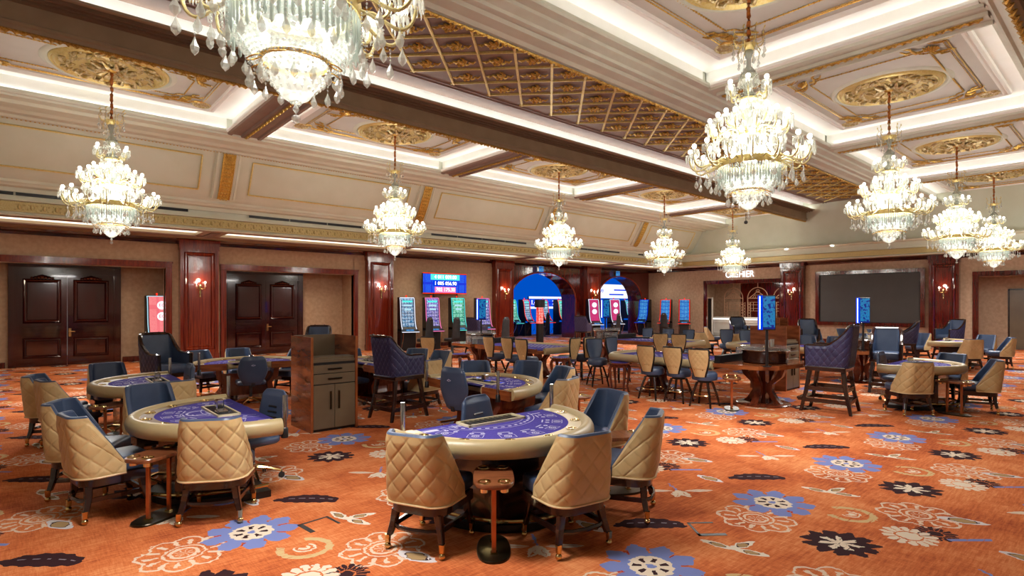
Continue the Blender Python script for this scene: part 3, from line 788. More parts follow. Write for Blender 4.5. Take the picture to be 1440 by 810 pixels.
def rect_path(x0, y0, x1, y1, z, c):
    """rectangle with scooped corners"""
    out = []
    for (px, py, sx, sy, a0) in ((x0, y0, 1, 1, 0), (x1, y0, -1, 1, 90), (x1, y1, -1, -1, 180), (x0, y1, 1, -1, 270)):
        arc = [(px + sx * c * math.cos(t), py + sy * c * math.sin(t), z) for t in [PI / 2 * k / 4 for k in range(5)]]
        if a0 in (0, 180): arc = arc[::-1]
        out += arc
    return out + [out[0]]
for (ya, yb) in ((1.55, 5.53), (11.30, 14.60)):
    for k in range(5):
        xa, xb = XE[k] + .43, XE[k + 1] - .43
        if k == 4: xb = 27.95
        o1 = MB()          # lip on the two short sides, side walls and cove ceiling
        for x, s in ((xa, 1), (xb, -1)):
            if k == 4 and s < 0: continue
            o1.extr([(x - s * .03, 5.88), (x, 5.91), (x, 5.96), (x - s * .17, 5.97), (x - s * .17, 6.25)], ya, yb, 'Y')
        for x, s in ((xa, 1), (xb, -1)):
            if not (k == 4 and s < 0):
                for y0_, y1_ in ((ya - .17, ya - .001), (yb + .001, yb + .17)): o1.box(x - s * .172, y0_, 5.9, x - s * .178, y1_, 6.25)
        o1.box(xa - .17, ya - .17, 6.25, xb + (.17 if k < 4 else .05), yb + .17, 6.3)
        cof = obj('coffer_cove', o1, 'covewhite', ceil)
        for yy, s in ((ya, 1), (yb, -1)):
            w_ = MB(); w_.box(xa - .17, yy - s * .17, 5.97, xb + .05, yy - s * .175, 6.25); obj('cove_side', w_, 'covewhite', cof)
        px0, px1, py0, py1 = xa + .36, xb - .36, ya + .36, yb - .36
        o2 = MB()
        pr = [(0, 6.25), (0, 6.17), (.04, 6.15), (.06, 6.18), (.12, 6.15), (.14, 6.19)]
        rsq = [[(px0 + d, py0 + d, z), (px1 - d, py0 + d, z), (px1 - d, py1 - d, z), (px0 + d, py1 - d, z)] for d, z in pr]
        o2.rings(rsq, caps=False); obj('panel_moulding', o2, 'covewhite', cof)
        o3 = MB(); o3.box(px0 + .13, py0 + .13, 6.19, px1 - .13, py1 - .13, 6.24); obj('coffer_panel', o3, 'ceilwhite', cof)
        t = MB()
        for (x0_, y0_, x1_, y1_) in ((xa, ya - .16, xb, ya - .13), (xa, yb + .13, xb, yb + .16), (xa - .16, ya, xa - .13, yb), (xb + .13, ya, xb + .16, yb)):
            if k == 4 and x0_ > xb: continue
            t.box(x0_, y0_, 5.975, x1_, y1_, 5.985)
        obj('led_tape', t, 'tape', cof)
        z = 6.17; g = MB(); gx0, gx1, gy0, gy1 = px0 + .34, px1 - .34, py0 + .34, py1 - .34
        for a, b_ in zip(*(lambda p: (p[:-1], p[1:]))(rect_path(gx0, gy0, gx1, gy1, z, .22))): g.tube([a, b_], .014, 4)
        bead_path(g, rect_path(gx0 + .05, gy0 + .05, gx1 - .05, gy1 - .05, z, .2), .012, .09)
        ix0, ix1, iy0, iy1 = gx0 + .42, gx1 - .42, gy0 + .30, gy1 - .30
        bead_path(g, rect_path(ix0, iy0, ix1, iy1, z, .16), .018, .07)
        obj('gilded_frame', g, 'gold', cof)
        for (cx, cy, a) in ((ix0, iy0, -135), (ix1, iy0, -45), (ix1, iy1, 45), (ix0, iy1, 135)):
            o = link('corner_ornament', mOrn, cof); o.location = (cx, cy, z + .01); o.rotation_euler = (0, 0, math.radians(a - 90))
        for (cx, cy) in ((gx0 - .02, gy0 - .02), (gx1 + .02, gy0 - .02), (gx1 + .02, gy1 + .02), (gx0 - .02, gy1 + .02)):
            o = link('corner_boss', mOv, cof); o.location = (cx, cy, 6.19)
        cxm = CHX[k]; cym = CHY[0] if ya < 5 else CHY[1]
        for nm, me_ in (('medallion_relief', mMed), ('medallion_ring', mRing), ('medallion_border', mRing2)):
            o = link(nm, me_, cof); o.location = (cxm, cym, 6.19)
    for x in XE[:-1]:      # cross beams
        y0_, y1_ = ya - .0, yb + .0
        b = MB(); b.extr([(x - .40, 5.88), (x - .38, 5.84), (x - .30, 5.83), (x - .28, 5.87), (x - .10, 5.87), (x - .08, 5.82), (x + .08, 5.82), (x + .10, 5.87), (x + .28, 5.87), (x + .30, 5.83), (x + .38, 5.84), (x + .40, 5.88)], y0_ - .05, y1_ + .05, 'Y')
        bm_ = obj('cross_beam', b, 'mauve' if ya > 5 else 'cream', ceil)
        rope([(x, y0_ + .02, 5.81), (x, y1_ - .02, 5.81)], .032, .1, 'gilded_rope', bm_)
# ================================================================== FURNITURE
def caster_leg(root, name, pts, ws, mat='darkwood2', ferrule=True):
    """wooden leg (part) with brass ferrule and ball caster (sub-parts)"""
    o = obj(name, MB().taper(pts, ws), mat, root)
    x, y, z = pts[-1]
    f = MB().taper([(x, y, z + .012), (x, y, z - .045)], [ws[-1] * 1.08, ws[-1] * .9]); f.cyl(.006, z - .07, z - .045, 8, x, y)
    obj('ferrule', f, 'brass', o, True)
    obj('caster', MB().sphere(.024, (x, y, .0245), 12, 8), 'brass', o, True)
    return o
def u_path(w_, yf, yb, R, n=90):
    """plan of a tub shell: front left, round the back (at -y), front right; arc-length sampled"""
    pts = [(-w_ / 2, yf)]
    pts += [(-w_ / 2 + R - R * math.cos(t), yb + R - R * math.sin(t)) for t in [PI / 2 * k / 8 for k in range(9)]]
    pts += [(w_ / 2 - R + R * math.sin(t), yb + R - R * math.cos(t)) for t in [PI / 2 * k / 8 for k in range(9)]]
    pts += [(w_ / 2, yf)]
    # bow the back slightly
    pts = [(x, y - .02 * (1 - (2 * x / w_) ** 2) * (1 if y < yb + R else 0)) for x, y in pts]
    L = [0]
    for a, b_ in zip(pts[:-1], pts[1:]): L.append(L[-1] + math.dist(a, b_))
    out = []
    for i in range(n + 1):
        s = L[-1] * i / n; k = max(j for j in range(len(L) - 1) if L[j] <= s + 1e-9)
        f = (s - L[k]) / max(L[k + 1] - L[k], 1e-9)
        x = pts[k][0] * (1 - f) + pts[k + 1][0] * f; y = pts[k][1] * (1 - f) + pts[k + 1][1] * f
        out.append((x, y, s))
    return out, L[-1]
def quilt(a, b_, p=.145, q=.15, amp=.0105):
    u, v = a / p + b_ / q, a / p - b_ / q
    fu, fv = abs(2 * (u - math.floor(u)) - 1), abs(2 * (v - math.floor(v)) - 1)
    return amp * (1 - .25 * fu * fu - .75 * fu ** 12) * (1 - .25 * fv * fv - .75 * fv ** 12)
def shell(root, w_, yf, yb, R, ztop, zbot, lean, tw, th, mo, mi, n=150, nz=64, p=.145, q=.15, names=('backrest', 'inner_back', 'piping'), taper=.1, edge=None):
    """quilted outer shell, smooth inner shell, rolled edge; ztop(s, L) gives the height of the edge"""
    pl, L = u_path(w_, yf, yb, R, n)
    def pt(i, t, off):
        x, y, s = pl[i]
        j0, j1 = max(i - 1, 0), min(i + 1, n)
        tx, ty = pl[j1][0] - pl[j0][0], pl[j1][1] - pl[j0][1]; l = math.hypot(tx, ty); nx, ny = ty / l, -tx / l   # outward
        nx, ny = -nx, -ny
        if (x * nx + (y - yf) * ny) < 0: nx, ny = -nx, -ny
        zt = ztop(s, L); z = zbot + (zt - zbot) * t
        hh = (z - zbot) / (ztop(L / 2, L) - zbot)
        sc = 1 - taper * hh if taper > 0 else 1 + taper * (1 - hh) ** 1.0
        back = max(0, min(1, (yb + R + .08 - y) / (R + .08)))
        return (x * sc + nx * off, y - lean * hh * back + ny * off, z)
    out = [[None] * (nz + 1) for _ in range(n + 1)]
    for i in range(n + 1):
        zt = ztop(pl[i][2], L)
        for k in range(nz + 1):
            t = k / nz; z = zbot + (zt - zbot) * t
            d = quilt(pl[i][2] - L / 2, z - zbot, p, q)
            e = min(t, 1 - t, i / n * 3, (1 - i / n) * 3)
            out[i][k] = pt(i, t, d * min(1, e * 9))
    obj(names[0], MB().grid(out), mo, root, 80)
    inn = [[pt(i, k / 10, -th) for k in range(11)] for i in range(n + 1)]
    inn = inn[::3]
    b = MB().grid(inn)
    top = [[pt(i, 1, 0), pt(i, 1, -th * .25), pt(i, 1, -th * .75), pt(i, 1, -th)] for i in range(0, n + 1, 3)]
    top = [[a, (b2[0], b2[1], b2[2] + th * .3), (c[0], c[1], c[2] + th * .3), d] for a, b2, c, d in top]
    b.grid(top)
    for e in (0, n): b.add([pt(e, 0, 0), pt(e, 1, 0), pt(e, 1, -th), pt(e, 0, -th)], [(0, 1, 2, 3)])
    obj(names[1], b, mi, root, True, label=None)
    pp = MB(); pp.tube([pt(i, 0, .004) for i in range(0, n + 1, 3)], .008, 6)
    obj(names[2], pp, tw, root, True)
    if edge:
        st = MB(); h_ = ztop(L / 2, L) - zbot
        for sg in (-1, 1):
            for k in range(-14, 15):
                run = []
                for j in range(40):
                    bz = h_ * j / 39; a_ = p * (k - sg * bz / q) if sg > 0 else p * (k + bz / q)
                    s_ = a_ + L / 2
                    if .01 < s_ < L - .01 and bz < ztop(s_, L) - zbot - .01:
                        i_ = s_ / L * n; i0 = int(i_); f_ = i_ - i0; t_ = bz / (ztop(s_, L) - zbot)
                        P0, P1 = pt(i0, t_, .003), pt(min(i0 + 1, n), t_, .003); run.append(tuple(P0[m] * (1 - f_) + P1[m] * f_ for m in range(3)))
                    else:
                        if len(run) > 1: st.tube(run, .0022, 3)
                        run = []
                if len(run) > 1: st.tube(run, .0022, 3)
        obj('stitching', st, 'stitch', root, kind='stuff')
        ed = MB(); ed.tube([pt(0, 0, -th / 2)] + [(lambda p_: (p_[0], p_[1], p_[2] + .012))(pt(i, 1, -th / 2)) for i in range(0, n + 1, 3)] + [pt(n, 0, -th / 2)], th * .62, 6, ry=.02)
        obj('wooden_edge', ed, edge, root, True)
    return pl, L
def cushion(w_, d, z0, z1, y0, r=.05, front=0):
    b = MB(); rs = []
    def ring(k, z):
        o = []
        for cx, cy, a0 in ((w_ / 2 - r, y0 + d - r, 0), (-w_ / 2 + r, y0 + d - r, 90), (-w_ / 2 + r, y0 + r, 180), (w_ / 2 - r, y0 + r, 270)):
            for j in range(5):
                a = math.radians(a0 + j * 22.5); o.append((cx + (r + k) * math.cos(a), cy + (r + k) * math.sin(a), z))
        return o
    for k, z in ((-.02, z0), (0, z0 + .02), (0, z1 - .03), (-.012, z1 - .01), (-.04, z1)): rs.append(ring(k, z))
    return b.rings(rs)
def player_chair():
    r = thing('player_chair', '', 'chair')
    def zt(s, L):
        d = abs(s - L / 2); fl = .30
        if d < fl: return .845
        t = min(1, (d - fl) / (L / 2 - fl)); return .845 - .40 * (t ** .85)
    shell(r, .51, .04, -.27, .12, zt, .36, .055, 'tandark', .045, 'tan', 'navy')
    obj('seat', cushion(.45, .46, .36, .48, -.20), 'navy', r, 50)
    b = MB()
    pl, L = u_path(.47, .20, -.24, .12, 30)
    o = [(x, y) for x, y, s in pl]
    b.prism([(x, y) for x, y in o], .285, .36)
    obj('seat_frame', b, 'darkwood2', r, 40)
    for sx in (-1, 1):
        caster_leg(r, 'leg', [(sx * .175, -.20, .29), (sx * .19, -.205, .20), (sx * .215, -.225, .10), (sx * .225, -.235, .095)], [.055, .05, .04, .036])
        caster_leg(r, 'leg', [(sx * .19, .17, .29), (sx * .20, .18, .20), (sx * .215, .205, .10), (sx * .22, .21, .095)], [.055, .05, .04, .036])
    b = MB()
    for sx in (-1, 1): b.bar((sx * .19, -.2, .175), (sx * .20, .18, .175), .022, .035)
    b.bar((-.2, .175, .185), (.2, .175, .185), .022, .035)
    b.tube([(-.19, -.205, .175), (-.12, -.25, .175), (0, -.265, .175), (.12, -.25, .175), (.19, -.205, .175)], .012, 6, ry=.018)
    obj('stretcher', b, 'darkwood2', r, 40)
    return r
def star_base(r, R=.27, n=5, mat='brass'):
    b = MB()
    for k in range(n):
        a = 2 * PI * k / n + .3; c, s = math.cos(a), math.sin(a)
        b.tube([(.03 * c, .03 * s, .13), (.14 * c, .14 * s, .115), (R * c, R * s, .075)], [.022, .018, .013], 6, ry=[.02, .014, .01])
    b.cyl(.035, .09, .16, 12); base = obj('star_base', b, mat, r, True)
    for k in range(n):
        a = 2 * PI * k / n + .3; c, s = math.cos(a), math.sin(a)
        w_ = MB()
        for t in (-.014, .006):
            w_.lathe([(.001, 0), (.026, 0), (.030, .006), (.001, .008)], 10, mat=Matrix.Translation((R * c, R * s, .0305)) @ Matrix.Rotation(a + .6, 4, 'Z') @ Matrix.Rotation(PI / 2, 4, 'X') @ Matrix.Translation((0, 0, t)))
        w_.cyl(.008, .03, .08, 6, R * c, R * s); obj('caster', w_, 'carbon', base)
    return base
def dealer_chair():
    """swivel armless chair: faces +y; rounded high back with three slots"""
    r = thing('dealer_chair', '', 'chair')
    star_base(r)
    obj('gas_column', MB().cyl(.025, .14, .37, 12), 'carbon', r, True)
    obj('seat', cushion(.46, .44, .37, .45, -.20, .1), 'navy', r, 50)
    # back outline
    def prof(t):        # half width over height
        return .16 + .09 * math.sin(PI * min(1, t * 1.15) * .62) if t < .9 else .24 - .0 * t
    g = []; n = 20
    def ring(t):
        z = .38 + .49 * t; hw = (.13 + .11 * math.sin(PI / 2 * min(1, t / .55))) * (1 - .22 * max(0, (t - .55) / .45)) * (1 if t < .93 else (1 - (t - .93) * 3))
        y = -.23 - .05 * t; th = .04 * (1 if .05 < t < .95 else .5)
        return [(hw * math.cos(a) * (1), y + th * (1 if math.sin(a) > 0 else 1) * math.copysign(abs(math.sin(a)) ** .6, math.sin(a)) + .03 * (math.cos(a) ** 2), z) for a in [2 * PI * k / 24 for k in range(24)]]
    b = MB().rings([ring(k / n) for k in range(n + 1)])
    obj('backrest', b, 'navy', r, 60)
    for k in range(3):
        b = MB(); z = .59 + k * .055; t = (z - .38) / .49; y = -.23 - .05 * t + .036
        b.tube([(-.085 + .008 * k, y - .0, z), (0, y - .004, z), (.085 - .008 * k, y - .0, z)], .013, 6)
        obj('back_slot', b, 'black', r, True)
    b = MB(); b.bar((0, -.12, .36), (0, -.23, .38), .06, .02); b.bar((0, -.245, .36), (0, -.27, .5), .06, .02); obj('back_bracket', b, 'carbon', r)
    lg = MB(); y = -.317
    lg.tube([(-.035, y, .72), (-.01, y - .001, .735), (.03, y, .72), (.0, y, .71), (-.035, y, .72)], .003, 4); obj('back_emblem', lg, 'white', r)
    return r
def high_chair(front='navy'):
    """tall supervisor chair, quilted outside with dark wooden edges; faces +y"""
    r = thing('high_chair', '', 'chair')
    def zt(s, L):
        d = abs(s - L / 2)
        if d < .25: return 1.25
        t = min(1, (d - .25) / .33)
        return .955 + .295 * (1 - t) ** 2.2
    shell(r, .56, .30, -.27, .09, zt, .66, .07, 'navyq', .05, 'navyq', 'navy', 150, 60, .10, .13, taper=-.06, edge='darkwood2')
    obj('seat', cushion(.46, .50, .66, .80, -.22), 'navy', r, 50)
    b = MB(); b.cbox(-.28, -.26, .60, .28, .30, .665, .01); obj('seat_frame', b, 'darkwood2', r)
    b = MB(); b.tube([(.0, -.40, 1.28), (-.2, -.37, 1.275)], .016, 6); b.tube([(.0, -.40, 1.28), (.2, -.37, 1.275)], .016, 6)
    for s in (-.1, .1): b.sphere(.018, (s, -.39, 1.285), 6, 4)
    obj('crest_rail', b, 'darkwood2', r, True)
    for sx in (-1, 1):
        obj('leg', MB().taper([(sx * .22, -.22, .61), (sx * .25, -.26, .3), (sx * .28, -.33, .0)], [.065, .055, .046]), 'darkwood2', r)
        obj('leg', MB().taper([(sx * .22, .24, .61), (sx * .25, .29, .3), (sx * .27, .36, .0)], [.065, .055, .046]), 'darkwood2', r)
    for z, k in ((.34, .0), (.17, .02)):
        b = MB()
        for sx in (-1, 1): b.bar((sx * (.245 + k), -.26 - k, z), (sx * (.245 + k), .28 + k, z), .035, .058)
        b.bar((-.25 - k, .285 + k * 1.5, z), (.25 + k, .285 + k * 1.5, z), .035, .058); b.bar((-.25 - k, -.26 - k * 1.5, z), (.25 + k, -.26 - k * 1.5, z), .035, .058)
        obj('stretcher', b, 'darkwood2', r)
    b = MB(); b.box(-.27, .30, .17, .27, .42, .20); b.bar((-.24, .30, .175), (-.24, .41, .175), .03, .05); b.bar((.24, .30, .175), (.24, .41, .175), .03, .05)
    obj('footrest', b, 'darkwood2', r)
    return r
def stool(back='tan'):
    """roulette stool: shield back, round swivel seat, brass foot ring; faces +y"""
    r = thing('roulette_stool', '', 'stool')
    def hw(t): return .11 + .065 * (math.sin(PI * min(1, max(0, (t - .18) / .82)) * .62)) if t > .18 else .085 + .025 * t / .18
    g = []; gi = []
    NZ, NX = 48, 32
    for k in range(NZ + 1):
        t = k / NZ; z = .52 + .46 * t; w_ = hw(t) * (1 if t < .96 else .97); row = []; row2 = []
        for i in range(NX + 1):
            u = 2 * i / NX - 1; x = w_ * u
            yb = -.20 - .06 * t - .03 * (1 - u * u)
            d = quilt(x, z, .085, .10, .008) * (1 - u ** 6) if t > .3 else 0
            row.append((x, yb - d, z)); row2.append((x, yb + .045, z))
        g.append(row); gi.append(row2)
    obj('backrest', MB().grid(g), back, r, 70, label='tan quilted back' if back == 'tan' else None)
    obj('inner_back', MB().grid(gi), 'navy', r, True)
    ed = MB(); E1 = [(row[0][0], row[0][1] + .022, row[0][2]) for row in g] + [(p[0], p[1] + .022, p[2] + .003) for p in g[-1]][1:-1] + [(row[-1][0], row[-1][1] + .022, row[-1][2]) for row in g[::-1]]
    ed.tube(E1, .014, 6, ry=.026); obj('back_edge', ed, 'black', r, True)
    for i in range(5): obj('stud', MB().sphere(.009, (-.07 + .035 * i, -.237, .64), 6, 4), 'brass', r)
    b = MB().lathe([(.17, .45), (.205, .46), (.215, .50), (.21, .56), (.18, .595), (.001, .60)], 24)
    obj('seat', b, 'navy', r, 50)
    obj('swivel', MB().cyl(.12, .41, .45, 16), 'black', r, True)
    for sx in (-1, 1):
        for sy in (-1, 1):
            o = obj('leg', MB().taper([(sx * .09, sy * .09, .42), (sx * .15, sy * .15, .2), (sx * .185, sy * .185, .0)], [.04, .034, .028]), 'darkwood2', r)
    b = MB(); b.tube([(.175 * math.cos(2 * PI * k / 20) * 1.16, .175 * math.sin(2 * PI * k / 20) * 1.16, .2) for k in range(20)], .009, 6, closed=True)
    obj('foot_ring', b, 'brass', r, True)
    return r
def drink_table():
    """walnut drinks stand: oblong top, four brass cup rings, two flat posts, dark base; long axis y"""
    r = thing('drinks_stand', '', 'side table')
    def oval(w_, d, n=28, e=.6): return [(w_ / 2 * math.copysign(abs(math.cos(t)) ** e, math.cos(t)), d / 2 * math.copysign(abs(math.sin(t)) ** e, math.sin(t))) for t in [2 * PI * k / n for k in range(n)]]
    obj('tabletop', MB().rings([[(x * .97, y * .985, .505) for x, y in oval(.29, .50)], [(x, y, .512) for x, y in oval(.29, .50)], [(x, y, .53) for x, y in oval(.29, .50)], [(x * .97, y * .985, .537) for x, y in oval(.29, .50)]]), 'walnut', r, 30)
    for x, y in ((-.068, -.17), (.068, -.17), (-.068, .17), (.068, .17)):
        b = MB().lathe([(.033, .538), (.036, .544), (.044, .544), (.046, .538)], 20, x, y, caps=False)
        b.lathe([(.034, .54), (.030, .470), (.001, .468)], 16, x, y, caps=False)
        c = obj('cup_holder', b, 'brass', r, True)
    for y in (-.1, .1):
        obj('post', MB().cbox(-.016, y - .012, .02, .016, y + .012, .505, .003), 'copper', r)
    b = MB(); b.rings([[(x, y, .0) for x, y in oval(.24, .46, e=.8)], [(x, y, .012) for x, y in oval(.24, .46, e=.8)], [(x * .96, y * .98, .018) for x, y in oval(.24, .46, e=.8)]]); obj('base_plate', b, 'bronze', r, 30)
    for y in (-.1, .1): obj('post_foot', MB().box(-.024, y - .02, .018, .024, y + .02, .03), 'brass', r)
    return r
def small_table():
    """low cherry side table with four cabriole legs"""
    r = thing('cherry_side_table', '', 'side table')
    oc = [(.23 * math.cos(PI / 8 + k * PI / 4) * 1.05, .23 * math.sin(PI / 8 + k * PI / 4) * 1.05) for k in range(8)]
    obj('tabletop', MB().rings([[(x * .95, y * .95, .565) for x, y in oc], [(x, y, .575) for x, y in oc], [(x, y, .585) for x, y in oc], [(x * .96, y * .96, .597) for x, y in oc]]), 'cherry', r)
    obj('apron', MB().prism([(x * .8, y * .8) for x, y in oc], .51, .566), 'cherry', r)
    obj('felt_inset', MB().prism([(x * .75, y * .75) for x, y in oc], .597, .600), 'felt', r)
    for sx in (-1, 1):
        for sy in (-1, 1):
            obj('leg', MB().taper([(sx * .13, sy * .13, .55), (sx * .155, sy * .155, .46), (sx * .14, sy * .14, .3), (sx * .12, sy * .12, .12), (sx * .135, sy * .135, .03), (sx * .15, sy * .15, .0)], [.055, .06, .045, .03, .035, .045]), 'cherry', r)
    return r
def d_outline(a, d, n=40, ex=1.0):
    return [(a * math.cos(PI + PI * k / n), d * math.sin(PI + PI * k / n)) for k in range(n + 1)]
def felt_print(r, a, d, kind, z):
    """betting layout: flat printed lines on the felt"""
    b = MB()
    def ring(cx, cy, rad, w_=.006, n=18, a0=0, a1=360, sx=1.0):
        P = [(cx + sx * (rad) * math.cos(math.radians(a0 + (a1 - a0) * k / n)), cy + (rad) * math.sin(math.radians(a0 + (a1 - a0) * k / n))) for k in range(n + 1)]
        Q = [(cx + sx * (rad - w_) * math.cos(math.radians(a0 + (a1 - a0) * k / n)), cy + (rad - w_) * math.sin(math.radians(a0 + (a1 - a0) * k / n))) for k in range(n + 1)]
        for i in range(n): b.add([(*P[i], z), (*P[i + 1], z), (*Q[i + 1], z), (*Q[i], z)], [(0, 1, 2, 3)])
    def rect(cx, cy, w_, h_, ang=0, fill=False):
        T = Matrix.Translation((cx, cy, z)) @ Matrix.Rotation(ang, 4, 'Z')
        if fill: b.add([(-w_ / 2, -h_ / 2, 0), (w_ / 2, -h_ / 2, 0), (w_ / 2, h_ / 2, 0), (-w_ / 2, h_ / 2, 0)], [(0, 1, 2, 3)], T); return
        t = .005
        for (x0, y0, x1, y1) in ((-w_ / 2, -h_ / 2, w_ / 2, -h_ / 2 + t), (-w_ / 2, h_ / 2 - t, w_ / 2, h_ / 2), (-w_ / 2, -h_ / 2, -w_ / 2 + t, h_ / 2), (w_ / 2 - t, -h_ / 2, w_ / 2, h_ / 2)):
            b.add([(x0, y0, 0), (x1, y0, 0), (x1, y1, 0), (x0, y1, 0)], [(0, 1, 2, 3)], T)
    for k in range(7):
        t = math.radians(202 + k * 22.6); R = .70
        cx, cy = a * R * math.cos(t) * .95, d * R * math.sin(t)
        an = t + PI / 2
        rect(cx, cy, .13, .09, an); ring(cx, cy, .032, .008); ring(cx, cy, .016, .006)
        ux, uy = math.cos(t), math.sin(t)
        for s in (-.045, .045):
            ring(cx - ux * .085 - uy * s, cy - uy * .085 + ux * s, .02, .014, 10)
        rect(cx - ux * .13, cy - uy * .13, .10, .012, an, True)
    ring(0, 0, d * .42, .006, 40, 188, 352, 1.25 * a / d); ring(0, 0, d * .33, .005, 40, 190, 350, 1.25 * a / d)
    for k in range(15):
        t = math.radians(205 + k * 9.3); R = .375 * d
        rect(1.25 * a / d * R * math.cos(t), R * math.sin(t), .035, .022, t + PI / 2, True)
    if kind == 'crescent':
        ring(-.02, -.42, .14, .02, 24, 100, 330); ring(.03, -.42, .10, .014, 24, -100, 100); ring(.0, -.42, .19, .006, 30)
        rect(.05, -.42, .02, .14, 0, True)
    if kind == 'straight':
        rect(-.62, -.13, .24, .09, .0); rect(-.62, -.13, .14, .05, 0, True); rect(.52, -.12, .12, .018, 0, True); rect(-.36, -.10, .14, .014, 0, True); rect(-.36, -.125, .11, .012, 0, True)
    obj('felt_print', b, 'white', r, kind='stuff')
def card_table(kind='straight'):
    """half-round card table: dealer side at y = 0, players round the -y arc"""
    a, d = .93, 1.02
    r = thing('card_table', '', 'card table')
    notch = kind == 'apron'
    def back_line(k=0.):
        if kind == 'crescent' or notch:      # shallow bay where the dealer stands
            return [(a - .05 - k, -.0 - k), (.45, -.0 - k), (.33, -.03 - k), (.26, -.13 - k), (.0, -.15 - k), (-.26, -.13 - k), (-.33, -.03 - k), (-.45, -.0 - k), (-a + .05 + k, -.0 - k)]
        return [(a - .05 - k, -.0 - k), (-a + .05 + k, -.0 - k)]
    arc = lambda q: [(x, y) for x, y in d_outline(a - q, d - q)]
    obj('table_slab', MB().prism(arc(.06) + back_line(.0), .615, .70), 'apron' if notch else 'walnut', r)
    obj('felt', MB().prism([(x, y - .0) for x, y in d_outline(a - .21, d - .21)] + back_line(.012), .70, .72), 'felt', r)
    # race ring between felt and rim
    o, i = arc(.06), arc(.21)
    b = MB(); b.grid([[(p[0], p[1], .70), (p[0], p[1], .724), (q[0], q[1], .724), (q[0], q[1], .70)] for p, q in zip(o, i)])
    obj('cup_race', b, 'race' if kind == 'straight' else 'racewood', r)
    b = MB()
    for k in range(7):
        t = math.radians(196 + k * 24.6); x, y = (a - .145) * math.cos(t), (d - .145) * math.sin(t)
        b = MB().lathe([(.034, .725), (.037, .731), (.045, .731), (.047, .725)], 18, x, y, caps=False); b.lathe([(.035, .727), (.034, .7255), (.001, .7255)], 14, x, y, caps=False)
        obj('cup_holder', b, 'brass', r, True)
    P = [(x, y, .682) for x, y in d_outline(a - .05, d - .05, 56)]
    P = [(P[0][0], .0, .682)] + P + [(P[-1][0], .0, .682)]
    obj('padded_rim', MB().tube(P, .062, 16, ry=.074), 'rim', r, True)
    if notch:
        for x0, x1 in ((-a + .04, -.36), (.36, a - .04)): obj('wooden_apron', MB().box(x0, -.0, .605, x1, .03, .722), 'apron', r)
        obj('padded_bay', MB().tube([(-.36, .0, .67), (-.3, -.04, .67), (-.24, -.11, .67), (0, -.135, .67), (.24, -.11, .67), (.3, -.04, .67), (.36, .0, .67)], .04, 12, ry=.055), 'rim', r, True)
    else:
        b = MB(); bl = back_line(); b.tube([(x, y, .66) for x, y in bl], .014, 6, ry=.062); obj('dealer_edge', b, 'apron', r)
    # chip tray
    yo = -.17 if kind != 'straight' else -.03
    b = MB(); b.box(-.31, yo - .20, .715, .31, yo - .185, .74); b.box(-.31, yo - .015, .715, .31, yo, .74); b.box(-.31, yo - .2, .715, -.295, yo, .74); b.box(.295, yo - .2, .715, .31, yo, .74)
    ct = obj('chip_tray', b, 'trayrim', r)
    b = MB(); b.box(-.295, yo - .185, .70, .295, yo - .015, .724)
    obj('tray_bed', b, 'carbon', ct)
    b = MB()
    for k in range(11): b.box(-.29 + k * .0535, yo - .18, .724, -.286 + k * .0535, yo - .02, .737)
    obj('tray_divider', b, 'chrome', ct, kind='stuff')
    if kind != 'straight':
        obj('tray_lock', MB().cbox(-.1, yo - .13, .735, -.02, yo - .06, .83, .01), 'chrome', ct); obj('card_shoe', MB().cbox(.08, yo - .17, .735, .2, yo - .08, .76, .005), 'chrome', ct)
    felt_print(r, a, d, kind, .7215)
    for x in (-.78, .78): obj('layout_plate', MB().box(x - .08 if x > 0 else x - .02, -.14, .722, x + .02 if x > 0 else x + .08, -.04, .726), 'trayrim', r)
    # pedestal
    if kind == 'apron':
        for sx in (-1, 1):
            b = MB(); S_ = [(sx * .52, .60), (sx * .50, .45), (sx * .40, .33), (sx * .42, .2), (sx * .56, .04)]
            b.grid([[(x, -.15, z), (x, -.75, z)] for x, z in S_]); b.grid([[(x - sx * .09, -.15, z), (x - sx * .09, -.75, z)] for x, z in S_])
            for y in (-.15, -.75): b.grid([[(x, y, z), (x - sx * .09, y, z)] for x, z in S_])
            obj('curved_leg', b, 'cherry', r, True)
        b = MB(); b.box(-.42, -.5, .1, .42, -.4, .5); obj('stretcher_panel', b, 'cherry', r)
        b = MB(); b.cbox(-.62, -.8, 0, .62, -.12, .05, .015); obj('plinth', b, 'cherry', r)
    else:
        b = MB(); b.cbox(-.42, -.72, .06, .42, -.14, .615, .04); obj('pedestal', b, 'darkwood2', r)
        b = MB(); b.prism([(x * .62, y * .78 - .0) for x, y in d_outline(1, 1.08, 24)], 0, .06); obj('plinth', b, 'black', r)
    b = MB(); b.tube([(.64 * math.cos(PI + PI * k / 24), -.03 + .90 * math.sin(PI + PI * k / 24), .12) for k in range(25)], .017, 8); fr_ = obj('foot_rail', b, 'brass', r, True)
    for k in (2, 8, 16, 22):
        b = MB(); t = PI + PI * k / 24; b.tube([(.64 * math.cos(t), -.03 + .9 * math.sin(t), .12), (.5 * math.cos(t), -.03 + .74 * math.sin(t), .03)], .012, 6)
        obj('rail_bracket', b, 'brass', fr_, True)
    b = MB(); b.lathe([(.07, .05), (.07, .3), (.065, .3)], 14, .18, -.62); obj('waste_cylinder', b, 'chrome', r, True)
    return r
